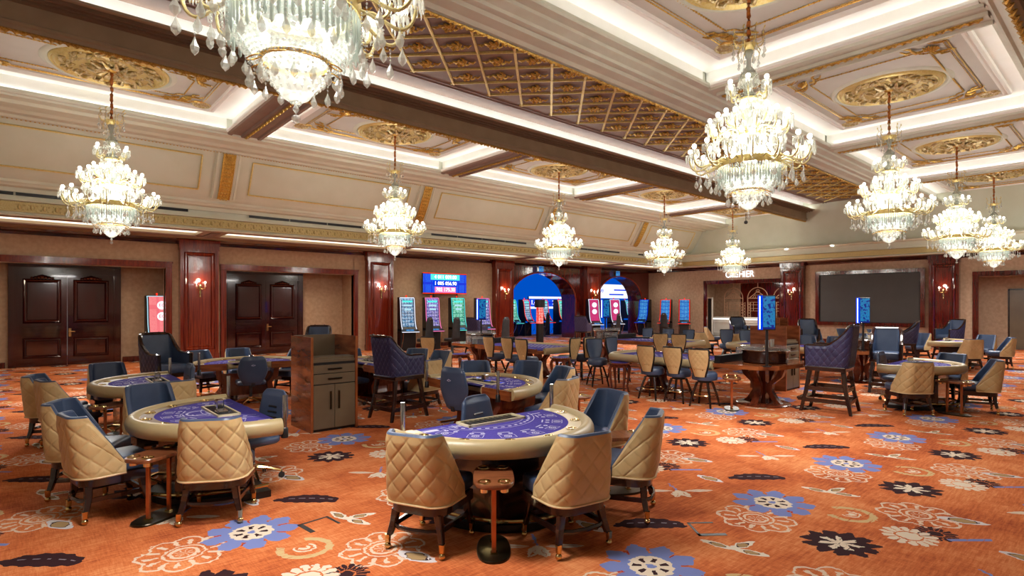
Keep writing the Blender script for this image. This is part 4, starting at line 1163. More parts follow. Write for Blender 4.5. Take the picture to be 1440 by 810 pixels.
def roulette_table(flip=1):
    """roulette table; long axis y, layout on +y side, wheel end at y=0; flip mirrors the wheel end"""
    r = thing('roulette_table', '', 'roulette table')
    w2 = .72; L0, L1 = .55, 3.0
    b = MB()
    ol = [(-w2, L0), (-w2, L1 - .35), (-w2 + .35, L1), (w2 - .1, L1), (w2, L1 - .1), (w2, L0)]
    obj('table_slab', MB().prism([(x * .97, y) for x, y in ol][::-1], .62, .70), 'apron', r)
    obj('felt', MB().prism([(x * .88, L0 + (y - L0) * .95) for x, y in ol][::-1], .70, .72), 'felt', r)
    P = [(-w2, L0, .685), (-w2, L1 - .4, .685), (-w2 + .1, L1 - .14, .685), (-w2 + .35, L1, .685), (w2 - .1, L1, .685)]
    obj('padded_rim', MB().tube(P, .055, 12, ry=.075), 'rim', r, True)
    b = MB(); b.box(w2 - .06, L0, .62, w2, L1 - .2, .73); obj('dealer_edge', b, 'apron', r)
    p = MB()
    for i in range(13):
        for j in range(4):
            x0, y0 = -.5 + j * .17, L0 + .35 + i * .13
            for (xa, ya, xb, yb) in ((x0, y0, x0 + .17, y0 + .006), (x0, y0, x0 + .006, y0 + .13)): p.add([(xa, ya, .7215), (xb, ya, .7215), (xb, yb, .7215), (xa, yb, .7215)], [(0, 1, 2, 3)])
            p.add([(x0 + .06, y0 + .04, .7215), (x0 + .11, y0 + .04, .7215), (x0 + .11, y0 + .09, .7215), (x0 + .06, y0 + .09, .7215)], [(0, 1, 2, 3)])
    obj('felt_print', p, 'white', r, kind='stuff')
    # wheel end: rounded walnut platform, black shelf, wheel drum
    pl = [(w2 + .15, L0), (w2 + .15, -.25), (w2, -.45), (.4, -.5), (-.35, -.42), (-.62, -.2), (-.68, .1), (-w2, L0)]
    obj('wheel_platform', MB().prism(pl[::-1], .66, .73), 'apron', r)
    b = MB(); b.box(-w2 + .05, L0 - .10, .73, w2, L0 + .0, .86); b.prism([(-w2 + .05, L0), (-w2 + .05, L0 + .5), (-w2 + .12, L0 + .5), (-w2 + .3, L0)][::-1], .73, .76); obj('wheel_shelf', b, 'black', r)
    wx, wy = .1, .02
    wh = obj('wheel_bowl', MB().lathe([(.34, .73), (.37, .75), (.375, .90), (.39, .93), (.40, .95), (.385, .96), (.36, .945), (.26, .86), (.12, .84), (.001, .85)], 36, wx, wy), 'darkwood2', r, True)
    obj('wheel_rotor', MB().lathe([(.25, .862), (.25, .885), (.2, .878), (.06, .90), (.03, .95), (.012, .955), (.012, 1.0), (.03, 1.01), (.001, 1.02)], 32, wx, wy), 'brass', wh, True)
    b = MB().lathe([(.402, .96), (.402, 1.02)], 36, wx, wy, caps=False); b.lathe([(.402, 1.02), (.33, 1.03)], 36, wx, wy, caps=False); obj('wheel_guard', b, 'glass', wh)
    b = MB().tube([(wx + .403 * math.cos(2 * PI * k / 36), wy + .403 * math.sin(2 * PI * k / 36), .955) for k in range(36)], .008, 5, closed=True); obj('wheel_trim', b, 'chrome', wh)
    # acrylic chip boxes
    for (x, y) in ((.52, .22), (.62, .62)):
        b = MB(); b.box(x - .14, y - .12, .74, x + .14, y + .12, .93); bx = obj('acrylic_box', b, 'glass', r)
        b = MB()
        for u in (-.14, .14):
            for v in (-.12, .12): b.box(x + u - .004, y + v - .004, .735, x + u + .004, y + v + .004, .935)
        for v in (-.12, .12): b.box(x - .14, y + v - .004, .93, x + .14, y + v + .004, .938)
        for u in (-.14, .14): b.box(x + u - .004, y - .12, .93, x + u + .004, y + .12, .938)
        obj('box_edge', b, 'chrome', bx)
    # curved wooden pedestals
    for (cx, cy) in ((.1, .05), (.0, 2.15)):
        for sx in (-1, 1):
            S_ = [(sx * .42, .66), (sx * .38, .52), (sx * .24, .38), (sx * .22, .26), (sx * .30, .12), (sx * .36, .03)]
            b = MB()
            for y in (-.06, .06): b.grid([[(cx + x, cy + y, z), (cx + x - sx * .10, cy + y, z)] for x, z in S_])
            b.grid([[(cx + x, cy - .06, z), (cx + x, cy + .06, z)] for x, z in S_]); b.grid([[(cx + x - sx * .1, cy - .06, z), (cx + x - sx * .1, cy + .06, z)] for x, z in S_])
            obj('curved_leg', b, 'cherry', r, True)
            b = MB()
            S2 = [(sx * .40, .66), (sx * .34, .5), (sx * .18, .36), (sx * .17, .24), (sx * .26, .1), (sx * .33, .03)]
            for x in (-.05, .05): b.grid([[(cx + x, cy + y, z), (cx + x, cy + y - sx * .10, z)] for y, z in S2])
            b.grid([[(cx - .05, cy + y, z), (cx + .05, cy + y, z)] for y, z in S2]); b.grid([[(cx - .05, cy + y - sx * .1, z), (cx + .05, cy + y - sx * .1, z)] for y, z in S2])
            obj('curved_leg', b, 'cherry', r, True)
        obj('pedestal_disc', MB().lathe([(.44, 0), (.45, .02), (.43, .035)], 28, cx, cy), 'cherry', r, True)
        obj('pedestal_core', MB().box(cx - .07, cy - .07, .03, cx + .07, cy + .07, .66), 'cherry', r)
    return r
def display_stand(zb, h0=1.33, h1=1.90):
    """slim LED results display on a pole standing on the table; screen faces -y"""
    r = thing('results_display', '', 'display')
    obj('pole', MB().cyl(.022, 0, h1 - zb - .05, 10), 'black', r, True)
    obj('foot', MB().cyl(.07, 0, .012, 14), 'black', r, True)
    b = MB(); b.cbox(-.13, -.045, h0 - zb, .13, .045, h1 - zb, .008); bd = obj('display_body', b, 'black', r)
    b = MB(); b.box(-.055, -.05, h0 - zb + .02, .12, -.045, h1 - zb - .02); sc = obj('screen', b, 'scrdisp', r)
    b = MB(); b.box(-.135, -.05, h0 - zb + .005, -.06, .05, h1 - zb - .005); obj('light_box', b, 'bluebox', r)
    b = MB(); b.box(-.115, -.056, h0 - zb + .02, -.095, -.05, h1 - zb - .02); obj('light_tube', b, 'bluestrip', r)
    return r
def cabinet():
    """dealer station cabinet: open raised top, drawers and two doors; front faces -y"""
    r = thing('dealer_cabinet', '', 'cabinet')
    W_, D, H = .68, .73, 1.30
    for x in (0, W_ - .035): obj('side_panel', MB().box(x, 0, 0, x + .035, D, H), 'redcab', r)
    for x in (0.001, W_ - .034): obj('edge_strip', MB().box(x, -.004, 0, x + .033, 0.001, H), 'copper', r)
    obj('back_panel', MB().box(.035, D - .03, 0, W_ - .035, D, H), 'taupelam', r)
    b = MB(); b.box(.035, .02, .95, W_ - .035, D - .03, .985); obj('counter', b, 'taupelam', r)
    b = MB(); b.box(.035, .05, .985, W_ - .035, .30, 1.02); obj('counter_step', b, 'taupelam', r)
    b = MB(); b.box(.035, .02, .04, W_ - .035, D - .03, .95); obj('carcass', b, 'black', r)
    for z0, z1 in ((.80, .915), (.655, .79)):
        dr = obj('drawer', MB().cbox(.04, -.0, z0, W_ - .04, .02, z1, .003), 'taupelam', r)
        obj('handle', MB().box(.24, -.02, (z0 + z1) / 2 - .01, .44, .0, (z0 + z1) / 2 + .01), 'bronze', dr)
    for x0, x1, hx in ((.04, W_ / 2 - .003, W_ / 2 - .07), (W_ / 2 + .003, W_ - .04, W_ / 2 + .05)):
        dr = obj('door', MB().cbox(x0, 0, .04, x1, .02, .64, .003), 'taupelam', r)
        obj('handle', MB().box(hx, -.02, .30, hx + .02, 0, .55), 'bronze', dr)
    obj('plinth', MB().box(.035, .03, 0, W_ - .035, D - .03, .04), 'black', r)
    return r
M['redcab'] = noise_mat('polished_cabinet_side', (150, 86, 52), (112, 58, 34), 2.5, .16, stretch=(1, 1, 5), coat=.5)
def post():
    r = thing('table_post', '', 'post')
    obj('tube', MB().lathe([(.02, .05), (.02, .36), (.018, .372), (.001, .372)], 14), 'chrome', r, True)
    obj('clamp', MB().lathe([(.03, 0), (.03, .08), (.022, .09)], 14), 'black', r, True)
    return r
# ---------------------------------------------------------------- placing: card tables
TB = 'half-round purple felt card tables'
TABLES = [('straight', 3.13, 3.96, -2, 'half-round purple felt card table with ivory race and straight dealer edge, nearest table'),
    ('crescent', 1.72, 5.90, -90, 'purple felt card table with brown race and crescent print, between tan chairs at lower left'),
    ('crescent', 1.66, 8.80, -90, 'purple felt card table with crescent print, second back along the left side'),
    ('apron', 3.05, 10.50, 171, 'purple felt card table with wooden apron in front of the double doors'),
    ('apron', 4.45, 9.25, 90, 'purple felt card table with wooden apron partly hidden by the tall navy chair'),
    ('apron', 4.35, 5.85, 90, 'purple felt card table with wooden apron and blue-white cards, behind the nearest table'),
    ('crescent', 11.65, 3.00, 0, 'purple felt card table on the right with tan chair in front, nearest on that side'),
    ('crescent', 19.5, 4.0, 0, 'purple felt card table near the far alcove on the right'),
    ('straight', 17.6, 8.9, 20, 'beige-rimmed card table in front of the white cashier counter'),
    ('straight', 21.5, 10.6, 60, 'beige-rimmed card table farthest back near the cashier opening'),
    ('straight', 21.6, 6.6, 10, 'beige-rimmed card table under the big dark screen')]
for kind, x, y, rz, lab in TABLES:
    place('table_' + kind, lambda: card_table(kind), lab, 'card table', (x, y, 0), rz, TB)
# ---------------------------------------------------------------- player chairs
GC = 'tan and navy player chairs'
CH = [(2.29, 3.50, -65, 'tan quilted tub chair at left end of the nearest table, back to the camera'),
    (3.03, 2.86, -10, 'tan quilted tub chair at the front of the nearest table, right of the drinks stand'),
    (3.83, 2.95, 29, 'tan quilted tub chair at right of the nearest table, navy seat showing'),
    (4.36, 3.72, 78, 'tub chair with navy inner back facing left, behind the rim of the nearest table'),
    (1.25, 5.12, -30, 'tan quilted tub chair in front of the crescent-print table at lower left'),
    (.58, 5.83, -80, 'tan quilted tub chair at far lower left, overlapping the chair behind it'),
    (.50, 6.52, -118, 'tub chair at lower left mostly hidden, only navy inner back and tan corner showing'),
    (1.11, 7.15, -171, 'navy-faced tub chair on the far side of the lower-left crescent table'),
    (1.02, 10.25, -173, 'navy-faced tub chair on the far side of the second table along the left'),
    (.37, 9.21, -112, 'tan quilted tub chair at extreme left, farther of two side by side'),
    (.48, 8.68, -78, 'tan quilted tub chair at extreme left, nearer of two side by side'),
    (1.35, 7.82, 6, 'tan quilted tub chair peeping over between the two left tables'),
    (2.67, 11.96, -160, 'blue-faced tub chair left of two in front of the red pilaster'),
    (3.32, 12.05, 175, 'blue-faced tub chair in front of the second double doors'),
    (4.0, 11.15, 116, 'blue-faced tub chair half hidden left of the wooden cabinet'),
    (5.85, 9.62, 125, 'navy-faced tub chair just right of the tall navy chair back, under the slot machines'),
    (5.88, 8.95, 100, 'navy-faced tub chair turned left between slot machines and middle card table'),
    (4.98, 7.95, 10, 'tan quilted tub chair directly behind the tall navy chair'),
    (4.95, 10.45, 168, 'navy-faced tub chair just right of the wooden cabinet'),
    (5.28, 6.83, 150, 'navy-faced tub chair behind the middle table, left of two'),
    (5.83, 6.38, 113, 'navy-faced tub chair behind the middle table, right of two'),
    (5.62, 5.60, 73, 'navy-faced tub chair at right of the middle table, beyond the quilted chair'),
    (4.95, 4.92, 15, 'tan quilted tub chair at near end of the middle table, chrome post before it'),
    (10.70, 2.56, -41, 'tan quilted tub chair in front of the right-hand table, left of its drinks stand'),
    (11.72, 1.87, 18, 'tan quilted tub chair at right end of the right-hand table'),
    (12.50, 2.42, 75, 'navy-faced tub chair on the far side of the right-hand table'),
    (21.1, 3.2, 79, 'navy-faced tub chair on the far side of the table by the alcove'),
    (18.6, 3.15, -45, 'tan quilted tub chair in front of the table by the alcove'),
    (19.95, 2.7, 20, 'tan quilted tub chair at right end of the table by the alcove'),
    (17.4, 7.75, 5, 'tan quilted tub chair in the far centre, turned right before the cashier counter'),
    (16.65, 8.6, -60, 'tan quilted tub chair in the far centre just left of its twin'),
    (16.75, 9.6, -100, 'small tan tub chair half hidden left of the far centre pair'),
    (18.3, 7.7, 40, 'tan tub chair in front of the cashier counter behind two navy stools'),
    (20.6, 11.4, -150, 'dark navy tub chair below the cashier counter'),
    (22.9, 10.9, 110, 'distant navy tub chair below the cashier door opening'),
    (22.7, 8.6, 170, 'distant navy tub chair left of the big screen, nearest the pilaster'),
    (21.4, 7.9, 130, 'distant tub chair seen side-on left of the big dark screen'),
    (16.8, 6.4, 120, 'navy-faced tub chair right of the far brown cabinet'),
    (16.95, 5.75, 100, 'navy-faced tub chair beside the tall navy chair, under the big screen'),
    (22.6, 7.3, 140, 'distant navy tub chair under the left part of the big screen'),
    (19.2, 5.8, 120, 'distant navy chair under the middle of the big screen'),
    (22.9, 6.4, 150, 'distant navy tub chair behind the slim blue display'),
    (20.9, 4.75, 60, 'side-on tub chair between tall chair and mahogany pilaster, right of the big screen')]
for x, y, rz, lab in CH: place('player_chair', player_chair, lab, 'chair', (x, y, 0), rz, GC)
GD = 'navy dealer swivel chairs'
for x, y, rz, lab in [(3.36, 4.04, -166, 'navy swivel chair with three back slots behind the nearest table'),
    (1.74, 5.90, 104, 'blue swivel chair with brass star base at dealer side of lower-left crescent table'),
    (3.0, 10.26, -8, 'navy swivel chair with star base before the wooden-apron table by the doors'),
    (4.36, 5.86, -80, 'dark navy swivel chair back with small emblem left of the middle table'),
    (1.64, 9.38, 90, 'blue swivel chair at dealer side of the second left table'),
    (12.0, 3.04, 180, 'navy swivel chair at dealer side of the right-hand table'),
    (4.4, 9.25, -88, 'navy swivel chair hidden behind the wooden cabinet and middle card table')]:
    place('dealer_chair', dealer_chair, lab, 'chair', (x, y, 0), rz, GD).scale = (1, 1, 1.1 if x == 4.36 else 1)
GH = 'tall navy supervisor chairs'
for x, y, rz, lab in [(4.42, 7.72, -82, 'tall navy quilted chair with dark wooden edges, right of the wooden cabinet'),
    (10.02, 3.46, 6, 'tall navy quilted chair facing left beside the roulette wheel'),
    (13.1, 3.5, 103, 'tall navy chair facing the camera behind the right-hand table'),
    (1.75, 10.4, -162, 'tall blue chair with quilted side left of the first pilaster'),
    (18.8, 4.6, 20, 'tall dark chair seen edge-on right of the big screen corner'),
    (21.95, 4.15, 60, 'tall navy chair with arms before the right mahogany pilaster'),
    (17.3, 15.3, -70, 'tall grey-navy chair facing right before the second arch'),
    (20.1, 10.1, 130, 'tall navy chair facing the camera before the white cashier counter'),
    (12.45, 16.1, -70, 'tall navy chair half hidden behind the small blue display'),
    (18.95, 7.2, 120, 'tall navy chair behind the far brown cabinet'),
    (4.86, 11.95, 150, 'tall blue chair whose top rises above the wooden cabinet')]:
    hc = place('high_chair', high_chair, lab, 'chair', (x, y, 0), rz, GH)
    if x == 10.02: hc.scale = (1.05, 1.05, 1.12)
    else: hc.scale = (1, 1, 1)
# ---------------------------------------------------------------- roulette tables and stools
for x, y, rz, lab in [(9.75, 4.45, 0, 'roulette table with glass-guarded wheel and curved cherry pedestals, nearest roulette table'),
    (9.5, 12.0, 180, 'roulette table whose padded rim runs behind five tan stools, centre of hall'),
    (13.6, 11.0, 180, 'roulette table with curved legs before the second arch'),
    (14.3, 4.3, 0, 'dark roulette table behind the tall quilted chair, acrylic box on top')]:
    place('roulette', roulette_table, lab, 'roulette table', (x, y, 0), rz, 'roulette tables')
GS = 'shield-backed roulette stools'
for x, y, rz, lab in [(8.84, 6.10, -88, 'tan shield-back stool, first from left of three at the nearest roulette table'),
    (8.92, 5.60, -86, 'tan shield-back stool, middle of three at the nearest roulette table'),
    (8.86, 5.06, -84, 'tan shield-back stool, rightmost of three at the nearest roulette table'),
    (8.50, 10.25, -88, 'tan shield-back stool, leftmost of the centre row'),
    (8.55, 9.65, -88, 'tan shield-back stool, second from left in the centre row'),
    (8.40, 9.0, -88, 'tan shield-back stool, third from left in the centre row'),
    (9.35, 8.75, 4, 'tan shield-back stool at the end of the centre roulette table, left of two'),
    (9.9, 8.8, 0, 'tan shield-back stool at the end of the centre roulette table, right of two'),
    (9.35, 7.85, 150, 'black leather faced stool turned to the camera at far end of nearest roulette table'),
    (10.2, 7.95, 175, 'dark leather faced stool behind the first tan roulette stool'),
    (12.7, 8.5, -60, 'distant tan shield-back stool above the nearest roulette layout, left of pair'),
    (12.75, 7.95, -70, 'distant tan shield-back stool above the nearest roulette layout, right of pair'),
    (14.75, 10.5, 95, 'navy faced stool below the three far slot machines, left of three'),
    (14.75, 9.75, 95, 'navy faced stool below the three far slot machines, middle of three'),
    (14.75, 9.05, 95, 'navy faced stool below the three far slot machines, right of three'),
    (15.7, 8.25, 120, 'navy faced stool left of two before the glass wheel guard'),
    (15.9, 7.75, 120, 'navy faced stool right of two before the glass wheel guard'),
    (7.3, 11.15, -60, 'small tan-backed stool beyond the centre row, by the cherry stool table')]:
    place('stool', stool, lab, 'stool', (x, y, 0), rz, GS)
for x, y, rz, lab in [(2.54, 3.09, -38, 'walnut drinks stand between the two nearest chairs'),
    (.86, 5.38, -55, 'walnut drinks stand with oval base between the lower-left chairs'),
    (11.15, 2.05, -15, 'walnut drinks stand between chairs of the right-hand table'),
    (.86, 8.35, -60, 'walnut drinks stand tucked under the second left table'),
    (4.20, 3.28, 60, 'walnut drinks stand between the chairs right of the nearest table'),
    (5.50, 5.05, 70, 'small drinks stand right of the middle table, beside the quilted chair'),
    (8.95, 4.62, -60, 'walnut drinks stand beside the rightmost roulette stool'),
    (13.0, 4.25, -60, 'copper-post drinks stand under the slim blue display')]:
    place('drinks_stand', drink_table, lab, 'side table', (x, y, 0), rz, 'walnut drinks stands')
for x, y, rz, lab in [(8.95, 6.95, 20, 'cherry side table with blue felt top left of the three stools'),
    (8.88, 8.5, 20, 'cherry side table between the centre stools'),
    (7.7, 10.6, 10, 'cherry side table left of the centre stools')]:
    place('cherry_table', small_table, lab, 'side table', (x, y, 0), rz, 'cherry side tables')
place('cabinet', cabinet, 'wooden dealer cabinet with taupe drawers and open top, centre left', 'cabinet', (2.956, 7.488, 0), 0)
place('cabinet', cabinet, 'brown dealer cabinet behind the roulette wheel', 'cabinet', (11.55, 4.82, 0), 0)
place('cabinet', cabinet, 'distant brown cabinet below the lit sconce, left of the big screen', 'cabinet', (18.9, 8.1, 0), 0)
for x, y, z, rz, lab in [(9.15, 4.12, .73, -66, 'slim blue-lit results display beside the nearest roulette wheel'),
    (13.9, 4.15, .73, -73, 'slim blue-lit results display in front of the big dark screen'),
    (9.35, 11.9, .73, -38, 'small blue results display before the fourth slot machine'),
    (13.4, 10.95, .73, -51, 'small blue results display in the second arch')]:
    place('display', lambda: display_stand(.73), lab, 'display', (x, y, z), rz, 'slim results displays')
POSTS = [(2.34, 4.01, 'chrome post clamped at left end of the nearest table'), (4.0, 3.955, 'chrome post clamped at right end of the nearest table, against the quilted chair'),
    (1.75, 5.02, 'chrome post at the near corner of the lower-left crescent table, beside the cabinet'), (1.75, 6.78, 'chrome post at the far corner of the lower-left crescent table'),
    (1.69, 9.68, 'chrome post at the far corner of the second left table'), (2.22, 10.34, 'chrome post at left corner of the wooden-apron table by the doors'),
    (4.31, 5.16, 'chrome post on near corner of the middle table'), (4.31, 6.72, 'chrome post at far corner of the middle table beside the tall navy chair')]
for x, y, lab in POSTS: place('post', post, lab, 'post', (x, y, .58), 0, 'chrome table posts')
# ================================================================== CHANDELIERS
ZB = 2.88
def crystal_drop(b, x, y, z, s=1.0, beads=4):
    """string of beads ending in a faceted pear drop, hanging from (x,y,z)"""
    for k in range(beads):
        zz = z - .012 - k * .024; b.lathe([(.0005, zz - .010), (.009, zz), (.0005, zz + .010)], 4, x, y, caps=False)
    z0 = z - beads * .024
    b.lathe([(.0005, z0), (.010 * s, z0 - .03 * s), (.030 * s, z0 - .075 * s), (.024 * s, z0 - .10 * s), (.0005, z0 - .125 * s)], 6, x, y, caps=False)
def smooth_path(P, n=3):
    """Catmull-Rom through the points"""
    V = [Vector(p) for p in P]; V = [V[0] * 2 - V[1]] + V + [V[-1] * 2 - V[-2]]; out = []
    for i in range(1, len(V) - 2):
        for k in range(n):
            t = k / n; a, b_, c, d = V[i - 1:i + 3]
            out.append(.5 * ((2 * b_) + (c - a) * t + (2 * a - 5 * b_ + 4 * c - d) * t * t + (3 * b_ - a - 3 * c + d) * t ** 3))
    return out + [V[-2]]
def chandelier():
    r = thing('chandelier', '', 'chandelier')
    Z = lambda z: z - ZB
    obj('ceiling_cup', MB().lathe([(.001, Z(6.10)), (.06, Z(6.11)), (.1, Z(6.15)), (.12, Z(6.19))], 20), 'gold', r, True)
    b = MB(); b.tube([(0.004 * math.sin(k * 1.3), .004 * math.cos(k * 1.7), Z(6.12 - .06 * k)) for k in range(17)], [.024 + .006 * (k % 2) for k in range(17)], 7); obj('chain_sleeve', b, 'chain', r, True)
    # crown: gilt sprays with drops
    b = MB(); c = MB()
    b.lathe([(.04, Z(5.12)), (.10, Z(5.16)), (.12, Z(5.20)), (.07, Z(5.22))], 16)
    for k in range(8):
        a = 2 * PI * k / 8; ca, sa = math.cos(a), math.sin(a)
        P = [(.08, 5.18), (.17, 5.20), (.21, 5.27), (.17, 5.33), (.20, 5.38)]
        b.tube([(q * ca, q * sa, Z(z)) for q, z in P], .007, 5)
        b.tube([(.1 * ca, .1 * sa, Z(5.18)), (.15 * ca, .15 * sa, Z(5.10)), (.13 * ca, .13 * sa, Z(5.02))], .006, 5)
        crystal_drop(c, .205 * ca, .205 * sa, Z(5.26), .8, 5); crystal_drop(c, .13 * ca, .13 * sa, Z(5.02), .6, 2)
        for j in range(3): b.sphere(.011, (.2 * ca + .012 * j, .2 * sa, Z(5.38 + .015 * j)), 4, 3)
    cr = obj('crown', b, 'goldpale', r, True); obj('crown_drops', c, 'crystal', cr, kind='stuff')
    b = MB().lathe([(.03, Z(5.2)), (.06, Z(5.10)), (.03, Z(5.02)), (.03, Z(4.92)), (.075, Z(4.86)), (.11, Z(4.80)), (.05, Z(4.74)), (.035, Z(4.62)), (.09, Z(4.55)), (.12, Z(4.50)), (.04, Z(4.44)), (.035, Z(4.34)), (.07, Z(4.24)), (.10, Z(4.10)), (.14, Z(4.02)), (.15, Z(3.96)), (.05, Z(3.9)), (.06, Z(3.8)), (.1, Z(3.72)), (.05, Z(3.64))][::-1], 14)
    obj('crystal_stem', b, 'bowl', r, True)
    b = MB()
    for z, q in ((4.47, .12), (4.0, .155), (4.78, .085)): b.lathe([(q * .5, Z(z - .02)), (q, Z(z)), (q * 1.05, Z(z + .02)), (q * .5, Z(z + .03))], 18)
    obj('stem_collar', b, 'goldpale', r, True)
    # arms in three tiers
    def arm(pts, rc, zc, thick, pend):
        """arm along +x with cup, candle, bulb and pendants as sub-parts"""
        a = obj('arm', MB().tube(smooth_path([(x, 0, Z(z)) for x, z in pts]), .0095, 6, ry=.013), 'armgold', r, True)
        c = MB().lathe([(.012, Z(zc)), (.035, Z(zc + .012)), (.062, Z(zc + .03)), (.066, Z(zc + .034)), (.03, Z(zc + .02)), (.012, Z(zc + .012))], 10, rc, 0, caps=False)
        for k in range(11):
            t = 2 * PI * k / 11; c.lathe([(.0005, Z(zc + .028)), (.0095, Z(zc - .0)), (.0095, Z(zc - .045)), (.0005, Z(zc - .07 - .02 * (k % 2)))], 4, rc + .06 * math.cos(t), .06 * math.sin(t), caps=False)
        c.lathe([(.016, Z(zc + .02)), (.012, Z(zc + .06))], 6, rc, 0)
        obj('bobeche', c, 'crystal', a)
        obj('lamp', MB().sphere(.031, (rc, 0, Z(zc + .085)), 8, 6, 1.1), 'bulb', a, True)
        if pend:
            for (x, y, z, s, n) in pend:
                p = MB(); crystal_drop(p, x, y, Z(z), s, n); obj('pendant', p, 'crystal', a)
        return a
    def ring_of(a0, n, off=0.):
        kids = [a0]
        for k in range(1, n): kids.append(copy_tree(a0, r))
        for k, a in enumerate(kids): a.rotation_euler = (0, 0, off + 2 * PI * k / n)
    ring_of(arm([(.385, 3.63), (.47, 3.65), (.56, 3.60), (.65, 3.57), (.72, 3.62), (.75, 3.72), (.73, 3.75)], .74, 3.76, [.016, .017, .017, .017, .014, .011, .009], [(.66, 0, 3.55, 1, 4), (.54, .03, 3.58, .9, 5)]), 16)
    ring_of(arm([(.385, 3.62), (.44, 3.60), (.50, 3.57), (.56, 3.60), (.585, 3.68)], .585, 3.70, [.014, .015, .014, .012, .009], [(.50, 0, 3.55, .9, 3)]), 8, PI / 16)
    ring_of(arm([(.13, 4.0), (.22, 4.06), (.32, 4.05), (.42, 3.99), (.48, 4.03), (.495, 4.12)], .49, 4.14, [.014, .014, .014, .014, .012, .009], [(.40, 0, 3.98, .9, 4), (.28, .02, 4.03, .9, 4)]), 12)
    ring_of(arm([(.10, 4.5), (.15, 4.54), (.20, 4.50), (.245, 4.52), (.255, 4.60)], .255, 4.62, [.011, .011, .011, .010, .008], [(.19, 0, 4.49, .8, 3)]), 6, .3)
    ring_of(arm([(.12, 4.02), (.18, 4.12), (.25, 4.14), (.29, 4.22)], .29, 4.26, [.011, .011, .010, .008], [(.2, 0, 4.1, .8, 5)]), 6, .1)
    # gilt ring, crystal bowl with lamps inside, lower ring, basket, drop
    b = MB().lathe([(.375, Z(3.58)), (.392, Z(3.575)), (.40, Z(3.60)), (.392, Z(3.63)), (.398, Z(3.66)), (.380, Z(3.665)), (.375, Z(3.6))], 40, caps=False); obj('gilt_ring', b, 'goldpale', r, True)
    b = MB()
    for k in range(64):      # curtain of rods
        a = 2 * PI * k / 64; q = .385; l = .20 + .05 * (k % 2)
        b.lathe([(.0005, Z(3.57 - l)), (.011, Z(3.57 - l + .02)), (.011, Z(3.55)), (.0005, Z(3.57))], 4, q * math.cos(a), q * math.sin(a), caps=False)
    obj('rod_curtain', b, 'bowl', r, kind='stuff')
    b = MB()
    for j in range(11):      # rows of beads forming the bowl
        t = j / 10; q = .36 * math.cos(t * 1.0) ** 1.0 + .005; z = 3.50 - .25 * math.sin(t * PI / 2 * .98); n = 48
        if j == 10: q = .2
        for k in range(n):
            a = 2 * PI * (k + .5 * (j % 2)) / n; s = PI * q / n * .95
            cx, cy = q * math.cos(a), q * math.sin(a)
            b.add([(cx + s * math.sin(a), cy - s * math.cos(a), Z(z)), (cx - s * math.sin(a), cy + s * math.cos(a), Z(z)), (cx, cy, Z(z + .014)), (cx, cy, Z(z - .014)), (cx + .014 * math.cos(a), cy + .014 * math.sin(a), Z(z))],
                  [(0, 2, 4), (2, 1, 4), (1, 3, 4), (3, 0, 4)])
    bw = obj('bead_bowl', b, 'crystal', r, kind='stuff')
    obj('bowl_lining', MB().lathe([(.355, Z(3.50)), (.33, Z(3.40)), (.27, Z(3.31)), (.20, Z(3.26))], 40, caps=False), 'bowl', bw, True)
    b = MB()
    for k in range(8):
        a = 2 * PI * k / 8; b.sphere(.035, (.2 * math.cos(a), .2 * math.sin(a), Z(3.43)), 8, 6)
    obj('bowl_lamps', b, 'bowlglow', r, True, kind='stuff')
    b = MB().lathe([(.195, Z(3.25)), (.215, Z(3.25)), (.22, Z(3.265)), (.2, Z(3.28)), (.195, Z(3.25))], 32, caps=False)
    for k in range(8):
        a = 2 * PI * k / 8; u_, v_ = math.cos(a), math.sin(a)
        b.tube([(u_ * .20 - v_ * .05 * math.sin(t) + u_ * .045 * (1 - math.cos(t)), v_ * .20 + u_ * .05 * math.sin(t) + v_ * .045 * (1 - math.cos(t)), Z(3.25 - .02 * (1 - math.cos(t)))) for t in [2 * PI * i / 12 for i in range(12)]], .005, 4, closed=True)
    obj('petal_ring', b, 'gold', r, True)
    b = MB()
    for j in range(7):
        t = j / 6; q = .17 * (1 - t ** 1.6) + .03; z = 3.22 - .20 * t; n = 24 - j * 2
        for k in range(n):
            a = 2 * PI * (k + .5 * (j % 2)) / n; b.lathe([(.0005, Z(z - .017)), (.014, Z(z)), (.0005, Z(z + .017))], 4, q * math.cos(a), q * math.sin(a), caps=False)
    b.lathe([(.16, Z(3.24)), (.15, Z(3.14)), (.08, Z(3.04)), (.03, Z(3.01))], 20, caps=False)
    obj('lower_basket', b, 'crystal', r, kind='stuff')
    b = MB()
    for k in range(16):
        a = 2 * PI * k / 16; crystal_drop(b, .27 * math.cos(a), .27 * math.sin(a), Z(3.24), .8, 3)
    for k in range(20):
        a = 2 * PI * (k + .5) / 20; crystal_drop(b, .42 * math.cos(a), .42 * math.sin(a), Z(3.57), .85, 9)
    obj('bowl_pendants', b, 'crystal', r, kind='stuff')
    b = MB().sphere(.028, (0, 0, Z(2.91)), 10, 8); b.lathe([(.0005, Z(2.94)), (.022, Z(2.97)), (.0005, Z(3.01))], 6, caps=False); obj('finial_ball', b, 'crystal', r)
    b = MB()         # bead swags filling the body between tiers
    for k in range(24):
        a = 2 * PI * k / 24; u_, v_ = math.cos(a), math.sin(a)
        for j in range(9):
            t = j / 8
            for (q0, z0, q1, z1, sag) in ((.16, 4.45, .40, 4.02, .05), (.18, 3.98, .38, 3.67, .04), (.09, 4.85, .2, 4.52, .03)):
                q = q0 + (q1 - q0) * t; z = z0 + (z1 - z0) * t - sag * math.sin(PI * t)
                if q0 > .1 or k % 2 == 0: b.lathe([(.0005, Z(z - .011)), (.010, Z(z)), (.0005, Z(z + .011))], 4, q * u_, q * v_, caps=False)
